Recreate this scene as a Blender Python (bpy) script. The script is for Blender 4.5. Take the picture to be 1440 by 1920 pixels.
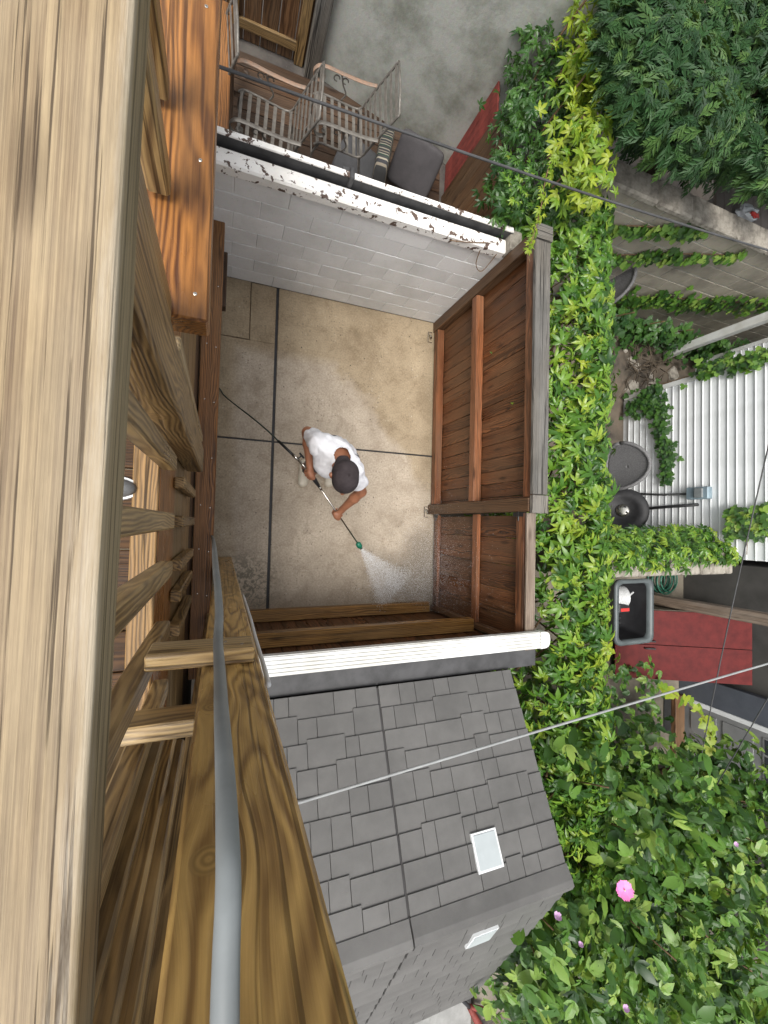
import bpy, bmesh, math, random
import numpy as np
from mathutils import Matrix, Vector, Euler, noise as mnoise
random.seed(7)
RNG = np.random.default_rng(11)
R = math.radians
for o in list(bpy.data.objects): bpy.data.objects.remove(o)
scene = bpy.context.scene
C = scene.collection

# ------------------------------------------------------------------ camera
H = 4.4                                   # eye height above the patio
FPX = 779.66                              # focal length in photo pixels
YAW, TILT, ROLL = 0.08324169, 0.37289578, -0.05290941
FW = Vector((math.sin(TILT)*math.cos(YAW), math.sin(TILT)*math.sin(YAW), -math.cos(TILT)))
_r = Vector((math.cos(TILT)*math.cos(YAW), math.cos(TILT)*math.sin(YAW), math.sin(TILT)))
_u = Vector((-math.sin(YAW), math.cos(YAW), 0))
RT = math.cos(ROLL)*_r + math.sin(ROLL)*_u
UP = -math.sin(ROLL)*_r + math.cos(ROLL)*_u
cam_d = bpy.data.cameras.new('camera'); cam = bpy.data.objects.new('camera', cam_d); C.objects.link(cam)
M = Matrix((RT, UP, -FW)).transposed().to_4x4(); M.translation = (0, 0, H)
cam.matrix_world = M
cam_d.sensor_fit = 'VERTICAL'; cam_d.sensor_height = 36; cam_d.sensor_width = 27
cam_d.lens = FPX/1920*36
cam_d.clip_start = 0.02; cam_d.clip_end = 1000
cam_d.dof.use_dof = True; cam_d.dof.focus_distance = 3.6; cam_d.dof.aperture_fstop = 28.0
scene.camera = cam

# ------------------------------------------------------------------ sky, sun, exposure
SUN_EL, SUN_AZ = R(70), R(245)
world = bpy.data.worlds.new('World'); scene.world = world; world.use_nodes = True
wn = world.node_tree.nodes; wl = world.node_tree.links
bg = wn['Background']
sky = wn.new('ShaderNodeTexSky'); sky.sky_type = 'NISHITA'; sky.sun_disc = False
sky.sun_elevation = SUN_EL; sky.sun_rotation = SUN_AZ; sky.air_density = 1.0; sky.dust_density = 4.0; sky.ozone_density = 1.0
hsv = wn.new('ShaderNodeHueSaturation'); hsv.inputs['Saturation'].default_value = 0.15      # high thin overcast
wl.new(sky.outputs[0], hsv.inputs['Color']); wl.new(hsv.outputs[0], bg.inputs[0]); bg.inputs[1].default_value = 0.135
sd = bpy.data.lights.new('sun', 'SUN'); sd.energy = 1.5; sd.angle = R(24); sd.color = (1.0, 0.955, 0.89)
sun = bpy.data.objects.new('sun', sd); C.objects.link(sun)
_sv = Vector((math.sin(SUN_AZ)*math.cos(SUN_EL), math.cos(SUN_AZ)*math.cos(SUN_EL), math.sin(SUN_EL)))
sun.rotation_euler = _sv.to_track_quat('Z', 'Y').to_euler()
scene.view_settings.view_transform = 'Standard'; scene.view_settings.look = 'None'
scene.view_settings.exposure = 0.84; scene.view_settings.gamma = 1.0
scene.view_settings.use_curve_mapping = False

# ------------------------------------------------------------------ placing helper: the point of a photo ray on a level plane
def P(px, py, z=0.0):
    v = FW + (px-720)/FPX*RT - (py-960)/FPX*UP
    t = (H-z)/-v.z
    return Vector((v.x*t, v.y*t, z))

def onY(px, py, y):
    q = P(px, py, 0); d_ = y/(q.y/H); return Vector((q.x/H*d_, y, H-d_))

# ------------------------------------------------------------------ materials
MATS = {}
def nodes_of(name):
    m = bpy.data.materials.new(name); m.use_nodes = True
    nt = m.node_tree; return m, nt, nt.nodes, nt.links, nt.nodes['Principled BSDF']
def ramp(n, stops):
    r = n.new('ShaderNodeValToRGB'); e = r.color_ramp.elements
    while len(e) < len(stops): e.new(0.5)
    for el, (p, c) in zip(e, stops): el.position = p; el.color = (*c, 1) if len(c) == 3 else c
    return r
def noise(n, l, vec, scale, detail=4, rough=0.55, dist=0.0):
    t = n.new('ShaderNodeTexNoise'); t.inputs['Scale'].default_value = scale; t.inputs['Detail'].default_value = detail
    t.inputs['Roughness'].default_value = rough; t.inputs['Distortion'].default_value = dist
    if vec is not None: l.new(vec, t.inputs['Vector'])
    return t
def mixc(n, l, fac, a, b, mode='MIX'):
    m = n.new('ShaderNodeMix'); m.data_type = 'RGBA'; m.blend_type = mode
    for s, v in ((0, fac), (6, a), (7, b)):
        if isinstance(v, (int, float)): m.inputs[s].default_value = v
        elif isinstance(v, tuple): m.inputs[s].default_value = (*v, 1)
        else: l.new(v, m.inputs[s])
    return m.outputs[2]
def math_(n, l, op, a, b=None, clamp=False):
    m = n.new('ShaderNodeMath'); m.operation = op; m.use_clamp = clamp
    for i, v in enumerate((a, b)):
        if v is None: continue
        if isinstance(v, (int, float)): m.inputs[i].default_value = v
        else: l.new(v, m.inputs[i])
    return m.outputs[0]
def bump(n, l, b, h, strength=0.3, dist=0.01):
    bp = n.new('ShaderNodeBump'); bp.inputs['Strength'].default_value = strength; bp.inputs['Distance'].default_value = dist
    l.new(h, bp.inputs['Height']); l.new(bp.outputs[0], b.inputs['Normal'])

def wood(name, light, dark, grey=(0.33, 0.30, 0.26), greyamt=0.25, rough=0.55, ring=22, streak=1.0, mud=0.0, sx=0.75, crack=0.5, crackt=0.60, crackf=40, spec=0.4, con=1.0, knots=(), ringw=0.4):
    m, nt, n, l, b = nodes_of(name)
    tc = n.new('ShaderNodeTexCoord'); oi = n.new('ShaderNodeObjectInfo'); vec = tc.outputs['Object']
    kmask = None; krings = None
    if knots:       # grain flowing round knots at set places of this piece
        sp = n.new('ShaderNodeSeparateXYZ'); l.new(vec, sp.inputs[0]); X, Y, Z = sp.outputs
        for kx, kz, kr_ in knots:
            dx = math_(n, l, 'MULTIPLY', math_(n, l, 'SUBTRACT', X, kx), 0.5); dz = math_(n, l, 'SUBTRACT', Z, kz)
            d2 = math_(n, l, 'ADD', math_(n, l, 'MULTIPLY', dx, dx), math_(n, l, 'MULTIPLY', dz, dz))
            e = math_(n, l, 'POWER', 2.718, math_(n, l, 'MULTIPLY', d2, -1.0/(kr_*2.2)**2))
            Z = math_(n, l, 'SUBTRACT', Z, math_(n, l, 'MULTIPLY', math_(n, l, 'MULTIPLY', dz, e), 0.85))
            dd = math_(n, l, 'SQRT', math_(n, l, 'ADD', math_(n, l, 'MULTIPLY', math_(n, l, 'MULTIPLY', dx, 1.7), math_(n, l, 'MULTIPLY', dx, 1.7)), math_(n, l, 'MULTIPLY', dz, dz)))
            mk = n.new('ShaderNodeMapRange'); mk.inputs[1].default_value = kr_; mk.inputs[2].default_value = kr_*0.82; l.new(dd, mk.inputs[0])
            rg = math_(n, l, 'MULTIPLY', mk.outputs[0], math_(n, l, 'ADD', 0.75, math_(n, l, 'MULTIPLY', math_(n, l, 'SINE', math_(n, l, 'MULTIPLY', dd, 5.0/kr_*3)), 0.22)))
            kmask = mk.outputs[0] if kmask is None else math_(n, l, 'MAXIMUM', kmask, mk.outputs[0])
            krings = rg if krings is None else math_(n, l, 'MAXIMUM', krings, rg)
        cb = n.new('ShaderNodeCombineXYZ'); l.new(X, cb.inputs[0]); l.new(Y, cb.inputs[1]); l.new(Z, cb.inputs[2]); vec = cb.outputs[0]
    cx = n.new('ShaderNodeCombineXYZ')
    l.new(math_(n, l, 'MULTIPLY', oi.outputs['Random'], 31.0), cx.inputs[0])
    l.new(math_(n, l, 'MULTIPLY', math_(n, l, 'FRACT', math_(n, l, 'MULTIPLY', oi.outputs['Random'], 17.3)), 0.16), cx.inputs[1])
    l.new(math_(n, l, 'MULTIPLY', math_(n, l, 'FRACT', math_(n, l, 'MULTIPLY', oi.outputs['Random'], 41.9)), -0.16), cx.inputs[2])
    ad = n.new('ShaderNodeVectorMath'); ad.operation = 'ADD'; l.new(vec, ad.inputs[0]); l.new(cx.outputs[0], ad.inputs[1])
    def stretch(sx, sy):
        q = n.new('ShaderNodeMapping'); q.inputs['Scale'].default_value = (sx, sy, sy); l.new(ad.outputs[0], q.inputs['Vector']); return q.outputs[0]
    s2 = stretch(1.0, 5.5)
    nd = noise(n, l, s2, 1.3, 3, 0.5)
    wv = n.new('ShaderNodeTexWave'); wv.wave_type = 'RINGS'; wv.rings_direction = 'X'; wv.wave_profile = 'SIN'
    wv.inputs['Scale'].default_value = ring; wv.inputs['Distortion'].default_value = 2.5
    wv.inputs['Detail'].default_value = 3; wv.inputs['Detail Scale'].default_value = 0.5
    wm = stretch(0.12, 1.0)
    dv = n.new('ShaderNodeVectorMath'); dv.operation = 'MULTIPLY_ADD'; l.new(nd.outputs['Color'], dv.inputs[0])
    dv.inputs[1].default_value = (0, 0.09, 0.09); l.new(wm, dv.inputs[2]); l.new(dv.outputs[0], wv.inputs['Vector'])
    f1 = noise(n, l, stretch(sx, 55*streak), 1.0, 8, 0.72)
    f2 = noise(n, l, stretch(3.0, 230*streak), 1.0, 4, 0.7)
    g = math_(n, l, 'ADD', math_(n, l, 'MULTIPLY', wv.outputs['Color'], ringw*0.55), math_(n, l, 'ADD', math_(n, l, 'MULTIPLY', f1.outputs[0], 1.0-ringw*0.55-0.18), math_(n, l, 'MULTIPLY', f2.outputs[0], 0.18)))
    mid = tuple(a*0.55+c*0.45 for a, c in zip(light, dark)); w_ = 0.17/con
    rp = ramp(n, [(0.5-w_, dark), (0.5, mid), (0.5+w_, light)]); l.new(g, rp.inputs[0])
    col = rp.outputs[0]
    big = noise(n, l, stretch(1.0, 5.0), 1.0, 4, 0.62)
    gm = n.new('ShaderNodeMapRange'); gm.inputs[1].default_value = 0.42; gm.inputs[2].default_value = 0.64; gm.inputs[3].default_value = 0; gm.inputs[4].default_value = greyamt
    l.new(big.outputs[0], gm.inputs[0])
    col = mixc(n, l, gm.outputs[0], col, mixc(n, l, 0.5, col, grey))
    col = mixc(n, l, math_(n, l, 'MULTIPLY', gm.outputs[0], 0.55), col, grey)
    hv = n.new('ShaderNodeHueSaturation'); l.new(col, hv.inputs['Color'])
    l.new(math_(n, l, 'ADD', math_(n, l, 'MULTIPLY', oi.outputs['Random'], 0.5), 0.75), hv.inputs['Value'])
    col = hv.outputs[0]
    cn = noise(n, l, stretch(sx*1.2, crackf), 1.0, 4, 0.55)
    cr = ramp(n, [(crackt, (0, 0, 0)), (crackt+0.05, (1, 1, 1))]); l.new(cn.outputs[0], cr.inputs[0])
    cf = math_(n, l, 'MULTIPLY', cr.outputs[0], crack)
    col = mixc(n, l, cf, col, tuple(x*0.3 for x in dark))
    vo = n.new('ShaderNodeTexVoronoi'); vo.inputs['Scale'].default_value = 1.0; l.new(stretch(2.1, 8.0), vo.inputs['Vector'])
    kr = ramp(n, [(0.06, (1, 1, 1)), (0.17, (0, 0, 0))]); l.new(vo.outputs['Distance'], kr.inputs[0])
    col = mixc(n, l, math_(n, l, 'MULTIPLY', kr.outputs[0], 0.7), col, tuple(x*0.45 for x in dark))
    if knots:
        col = mixc(n, l, math_(n, l, 'MULTIPLY', kmask, 0.9), col, tuple(x*0.5 for x in dark))
        col = mixc(n, l, krings, col, tuple(min(1, x*1.15) for x in mid))
    st = noise(n, l, stretch(2.2, 9.0), 1.0, 6, 0.7)
    sr = ramp(n, [(0.35, (0.55, 0.55, 0.55)), (0.6, (1, 1, 1))]); l.new(st.outputs[0], sr.inputs[0])
    col = mixc(n, l, 0.7, col, sr.outputs[0], 'MULTIPLY')
    if mud:
        mn = noise(n, l, tc.outputs['Object'], 3.0, 5, 0.65)
        mr = ramp(n, [(0.5, (0, 0, 0)), (0.72, (1, 1, 1))]); l.new(mn.outputs[0], mr.inputs[0])
        col = mixc(n, l, math_(n, l, 'MULTIPLY', mr.outputs[0], mud), col, (0.045, 0.042, 0.03))
    l.new(col, b.inputs['Base Color'])
    rr = n.new('ShaderNodeMapRange'); l.new(big.outputs[0], rr.inputs[0]); rr.inputs[1].default_value = .3; rr.inputs[2].default_value = .7
    rr.inputs[3].default_value = rough-0.15; rr.inputs[4].default_value = rough+0.12; l.new(rr.outputs[0], b.inputs['Roughness'])
    b.inputs['Specular IOR Level'].default_value = spec
    hh = math_(n, l, 'SUBTRACT', g, math_(n, l, 'MULTIPLY', cf, 0.8))
    bump(n, l, b, hh, 0.55, 0.004)
    MATS[name] = m; return m

def plain(name, col, rough=0.5, metal=0.0, var=0.15, scale=8, col2=None, bumps=0.15, bscale=60, spec=0.5, fine=0.0, coat=0.0):
    m, nt, n, l, b = nodes_of(name)
    tc = n.new('ShaderNodeTexCoord')
    a = noise(n, l, tc.outputs['Object'], scale, 5, 0.6)
    c2 = col2 or tuple(x*(1-var*2) for x in col); c1 = col if col2 else tuple(min(1, x*(1+var*0.5)) for x in col)
    rp = ramp(n, [(0.33, c2), (0.62, c1)]); l.new(a.outputs[0], rp.inputs[0]); c = rp.outputs[0]
    f = noise(n, l, tc.outputs['Object'], bscale, 3, 0.6)
    if fine:
        c = mixc(n, l, fine, c, f.outputs['Color'], 'OVERLAY')
    l.new(c, b.inputs['Base Color']); b.inputs['Roughness'].default_value = rough; b.inputs['Metallic'].default_value = metal
    b.inputs['Specular IOR Level'].default_value = spec; b.inputs['Coat Weight'].default_value = coat
    if bumps: bump(n, l, b, f.outputs[0], bumps, 0.004)
    MATS[name] = m; return m

def leafmat(name, stops, trans=0.25, rough=0.42):
    m, nt, n, l, b = nodes_of(name)
    at = n.new('ShaderNodeAttribute'); at.attribute_name = 'tint'; oi = n.new('ShaderNodeObjectInfo')
    v = math_(n, l, 'FRACT', math_(n, l, 'ADD', at.outputs['Fac'], oi.outputs['Random']))
    rp = ramp(n, stops); l.new(v, rp.inputs[0])
    ge = n.new('ShaderNodeTexCoord'); nn = noise(n, l, ge.outputs['Object'], 30, 3)
    c = mixc(n, l, 0.25, rp.outputs[0], nn.outputs['Color'], 'OVERLAY')
    l.new(c, b.inputs['Base Color']); b.inputs['Roughness'].default_value = rough; b.inputs['Specular IOR Level'].default_value = 0.5
    tr = n.new('ShaderNodeBsdfTranslucent'); l.new(mixc(n, l, 0.6, c, (0.25, 0.36, 0.04)), tr.inputs[0])
    mx = n.new('ShaderNodeMixShader'); mx.inputs[0].default_value = trans
    l.new(b.outputs[0], mx.inputs[1]); l.new(tr.outputs[0], mx.inputs[2]); l.new(mx.outputs[0], n['Material Output'].inputs[0])
    MATS[name] = m; return m

wood('w_cap', (0.40, 0.30, 0.17), (0.125, 0.074, 0.038), (0.40, 0.345, 0.255), 0.45, 0.65, 8, 4.5, sx=1.7, crack=0.8, crackt=0.565, crackf=190, con=1.3, ringw=0.05)
_m = MATS['w_cap']; _n, _l = _m.node_tree.nodes, _m.node_tree.links; _b = _n['Principled BSDF']; _src = _b.inputs['Base Color'].links[0].from_socket
_tc = _n.new('ShaderNodeTexCoord'); _sp = _n.new('ShaderNodeSeparateXYZ'); _l.new(_tc.outputs['Object'], _sp.inputs[0])
_mp = _n.new('ShaderNodeMapping'); _mp.inputs['Scale'].default_value = (6, 60, 60); _l.new(_tc.outputs['Object'], _mp.inputs['Vector']); _wn = noise(_n, _l, _mp.outputs[0], 1.0, 5, 0.7)
_d = math_(_n, _l, 'ADD', math_(_n, _l, 'ABSOLUTE', math_(_n, _l, 'ADD', _sp.outputs[1], 0.054)), math_(_n, _l, 'ABSOLUTE', math_(_n, _l, 'SUBTRACT', _sp.outputs[2], 0.036)))
_mr = _n.new('ShaderNodeMapRange'); _mr.inputs[1].default_value = 0.016; _mr.inputs[2].default_value = 0.0; _mr.inputs[4].default_value = 0.4
_l.new(math_(_n, _l, 'ADD', _d, math_(_n, _l, 'MULTIPLY', math_(_n, _l, 'SUBTRACT', _wn.outputs[0], 0.5), 0.075)), _mr.inputs[0])
_sd = _n.new('ShaderNodeMapRange'); _sd.inputs[1].default_value = -0.053; _sd.inputs[2].default_value = -0.057; _sd.inputs[4].default_value = 0.2; _l.new(_sp.outputs[1], _sd.inputs[0])
_c = mixc(_n, _l, _sd.outputs[0], _src, (0.30, 0.27, 0.13)); _l.new(mixc(_n, _l, _mr.outputs[0], _c, (0.50, 0.45, 0.37)), _b.inputs['Base Color'])
wood('w_floor', (0.105, 0.05, 0.018), (0.03, 0.014, 0.006), (0.09, 0.055, 0.03), 0.3, 0.6, 30, 1.2, con=1.15, spec=0.2)
wood('w_edge', (0.29, 0.165, 0.06), (0.06, 0.03, 0.011), (0.27, 0.20, 0.11), 0.3, 0.5, 30, 1.6, crack=0.8, crackf=70, con=1.2, spec=0.25)
wood('w_deck', (0.41, 0.255, 0.10), (0.085, 0.044, 0.016), (0.36, 0.27, 0.15), 0.3, 0.4, 30, 1.6, crack=0.8, crackf=70, knots=((0.35, 0.02, 0.035),), con=1.2)
wood('w_bal', (0.46, 0.305, 0.125), (0.11, 0.062, 0.024), (0.46, 0.39, 0.27), 0.4, 0.4, 34, 1.7, crack=0.7, crackf=80, con=1.15)
wood('w_orange', (0.42, 0.175, 0.045), (0.095, 0.032, 0.011), (0.36, 0.21, 0.09), 0.2, 0.33, 30, 1.4, crack=0.6, crackf=60, con=1.15)
wood('w_post', (0.50, 0.315, 0.105), (0.18, 0.098, 0.032), (0.40, 0.28, 0.13), 0.25, 0.32, 40, 2.4, crack=0.6, crackf=90, spec=0.5, ringw=0.5, con=0.95,
     knots=((1.785, 0.036, 0.020), (1.40, 0.042, 0.017)))
wood('w_beam', (0.40, 0.175, 0.055), (0.11, 0.043, 0.015), (0.30, 0.2, 0.11), 0.25, 0.45, 30, 1.4, con=1.15)
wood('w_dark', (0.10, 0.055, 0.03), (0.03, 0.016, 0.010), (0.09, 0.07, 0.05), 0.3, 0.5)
wood('w_fence', (0.215, 0.082, 0.030), (0.036, 0.013, 0.006), (0.19, 0.11, 0.058), 0.5, 0.36, 30, 0.9, crack=0.5, ringw=0.55, con=1.2)
wood('w_rail', (0.30, 0.115, 0.048), (0.09, 0.032, 0.014), (0.23, 0.145, 0.085), 0.3, 0.42, con=1.15)
wood('w_yard', (0.42, 0.225, 0.068), (0.11, 0.05, 0.015), (0.27, 0.19, 0.09), 0.25, 0.35, con=1.15)
wood('w_grey', (0.23, 0.21, 0.178), (0.055, 0.047, 0.04), (0.16, 0.16, 0.155), 0.6, 0.7, 28, 1.2, crack=0.85, mud=0.25, con=1.2)
wood('w_pale', (0.36, 0.28, 0.21), (0.16, 0.11, 0.078), (0.40, 0.35, 0.30), 0.5, 0.6)
wood('w_brown', (0.21, 0.11, 0.052), (0.055, 0.026, 0.013), (0.18, 0.125, 0.075), 0.35, 0.5, con=1.15)

plain('shed', (0.120, 0.117, 0.112), 0.55, 0, 0.08, 3, bumps=0.25, bscale=240, fine=0.12)
_m = MATS['shed']; _n, _l = _m.node_tree.nodes, _m.node_tree.links; _b = _n['Principled BSDF']; _src = _b.inputs['Base Color'].links[0].from_socket
_oi = _n.new('ShaderNodeObjectInfo'); _hv = _n.new('ShaderNodeHueSaturation'); _l.new(math_(_n, _l, 'ADD', math_(_n, _l, 'MULTIPLY', _oi.outputs['Random'], 0.16), 0.92), _hv.inputs['Value'])
_ge = _n.new('ShaderNodeNewGeometry'); _st = noise(_n, _l, _ge.outputs['Position'], 2.3, 6, 0.7); _sr = ramp(_n, [(0.38, (0.78, 0.78, 0.78)), (0.6, (1.05, 1.05, 1.05))]); _l.new(_st.outputs[0], _sr.inputs[0])
_l.new(mixc(_n, _l, 0.8, _src, _sr.outputs[0], 'MULTIPLY'), _hv.inputs['Color']); _l.new(_hv.outputs[0], _b.inputs['Base Color'])
plain('shed_dark', (0.045, 0.043, 0.043), 0.7, 0, 0.1, 3)
plain('skylight', (0.42, 0.46, 0.47), 0.35, 0, 0.05, 5, bumps=0.05)
plain('white_vinyl', (0.78, 0.80, 0.81), 0.4, 0, 0.05, 3.5, col2=(0.66, 0.68, 0.68), bumps=0.08)
plain('white_cap', (0.74, 0.75, 0.74), 0.45, 0, 0.1, 2.5, col2=(0.52, 0.51, 0.46), bumps=0.1)
plain('white_paint', (0.78, 0.78, 0.77), 0.5, 0, 0.08, 6, bumps=0.2)
plain('dark_grey', (0.06, 0.06, 0.062), 0.6, 0, 0.2, 8)
plain('slate', (0.085, 0.095, 0.115), 0.55, 0, 0.1, 5)
plain('housedark', (0.075, 0.072, 0.066), 0.8, 0, 0.15, 3)  # dark grey wall, darkened further for the shade of its yard
plain('door_grey', (0.22, 0.225, 0.225), 0.5, 0, 0.08, 3)
plain('iron', (0.19, 0.175, 0.155), 0.45, 0.2, 0.2, 14, bumps=0.2)
plain('rust', (0.30, 0.19, 0.13), 0.6, 0.1, 0.25, 20, col2=(0.2, 0.16, 0.13))
plain('cable_grey', (0.21, 0.23, 0.235), 0.5, 0, 0.08, 12, bumps=0.05)
plain('wire_light', (0.30, 0.31, 0.31), 0.5, 0.0, 0.1, 12, bumps=0)
plain('black', (0.02, 0.02, 0.022), 0.45, 0, 0.15, 10, bumps=0.05)
plain('rubber', (0.022, 0.022, 0.024), 0.6, 0, 0.2, 14, bumps=0.2)
plain('chrome', (0.6, 0.58, 0.53), 0.25, 0.95, 0.1, 10, bumps=0)
plain('green_nozzle', (0.015, 0.17, 0.10), 0.35, 0, 0.1, 10, bumps=0)
plain('hose_green', (0.03, 0.13, 0.085), 0.4, 0, 0.2, 20, bumps=0)
plain('hose_dark', (0.035, 0.05, 0.04), 0.45, 0, 0.1, 20, bumps=0)
plain('red_paint', (0.125, 0.019, 0.018), 0.6, 0, 0.12, 9, col2=(0.085, 0.014, 0.014), bumps=0.1, spec=0.15)  # red darkened to carry the shade of the cellar yard
plain('red_board', (0.22, 0.04, 0.03), 0.7, 0, 0.25, 6)
plain('red_label', (0.62, 0.05, 0.045), 0.4, 0, 0.05, 6, bumps=0)
plain('tub_grey', (0.115, 0.135, 0.14), 0.45, 0, 0.1, 6)
plain('white_plastic', (0.62, 0.63, 0.63), 0.4, 0, 0.08, 6, bumps=0.02)
plain('meter', (0.25, 0.33, 0.38), 0.45, 0.1, 0.1, 6)
plain('wicker', (0.17, 0.168, 0.17), 0.6, 0, 0.25, 90, bumps=0.6, bscale=180)
plain('cushion', (0.062, 0.057, 0.06), 0.8, 0, 0.1, 10, bumps=0.3, bscale=300)
plain('cushion_lite', (0.10, 0.10, 0.105), 0.8, 0, 0.1, 10, bumps=0.3, bscale=300)
plain('shirt', (0.80, 0.80, 0.83), 0.8, 0, 0.03, 5, bumps=0.25, bscale=14, spec=0.2)
plain('shorts', (0.20, 0.20, 0.21), 0.8, 0, 0.3, 9, col2=(0.07, 0.075, 0.085))
plain('cap_cloth', (0.052, 0.042, 0.044), 0.85, 0, 0.15, 20, bumps=0.3, bscale=220, spec=0.2)
plain('skin', (0.36, 0.155, 0.085), 0.5, 0, 0.08, 9, bumps=0.1)
plain('croc', (0.68, 0.63, 0.52), 0.55, 0, 0.06, 8, bumps=0.05)
plain('shoe_grey', (0.16, 0.165, 0.17), 0.8, 0, 0.1, 30)
plain('pot_pink', (0.78, 0.20, 0.48), 0.5, 0, 0.08, 30, bumps=0)
plain('petal_pale', (0.62, 0.40, 0.62), 0.5, 0, 0.08, 30, bumps=0)
plain('petal_heart', (0.75, 0.72, 0.42), 0.6, 0, 0.1, 30, bumps=0)
plain('bark', (0.10, 0.075, 0.05), 0.85, 0, 0.25, 12, bumps=0.6, bscale=40)
plain('stem', (0.17, 0.10, 0.05), 0.7, 0, 0.2, 20)
plain('stone_rough', (0.36, 0.33, 0.28), 0.85, 0, 0.25, 14, col2=(0.17, 0.15, 0.125), bumps=0.8, bscale=55)
plain('pave', (0.27, 0.27, 0.26), 0.8, 0, 0.15, 5, bumps=0.4)
plain('bag_white', (0.70, 0.74, 0.78), 0.4, 0, 0.05, 8, bumps=0.1)
plain('glass_dark', (0.04, 0.045, 0.05), 0.1, 0, 0.1, 5, bumps=0)
plain('mat_black', (0.02, 0.02, 0.02), 0.8, 0, 0.3, 60, bumps=0.8, bscale=90)
plain('deck_grey', (0.30, 0.26, 0.24), 0.6, 0, 0.1, 6)

plain('droplet', (0.93, 0.94, 0.95), 0.25, 0, 0.01, 5, bumps=0)
leafmat('leaf_creeper', [(0.0, (0.016, 0.06, 0.008)), (0.35, (0.06, 0.155, 0.016)), (0.7, (0.14, 0.27, 0.026)), (1.0, (0.27, 0.37, 0.04))], 0.28, 0.36)
leafmat('leaf_yellow', [(0.0, (0.12, 0.24, 0.02)), (1.0, (0.33, 0.40, 0.03))], 0.35)
leafmat('leaf_dark', [(0.0, (0.012, 0.05, 0.010)), (1.0, (0.06, 0.145, 0.022))], 0.2)
leafmat('leaf_hibiscus', [(0.0, (0.012, 0.048, 0.007)), (0.45, (0.048, 0.13, 0.014)), (0.75, (0.115, 0.24, 0.03)), (1.0, (0.26, 0.37, 0.07))], 0.25, 0.42)
leafmat('leaf_ever', [(0.0, (0.009, 0.04, 0.010)), (0.6, (0.024, 0.075, 0.018)), (1.0, (0.07, 0.14, 0.03))], 0.12, 0.6)

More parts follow.
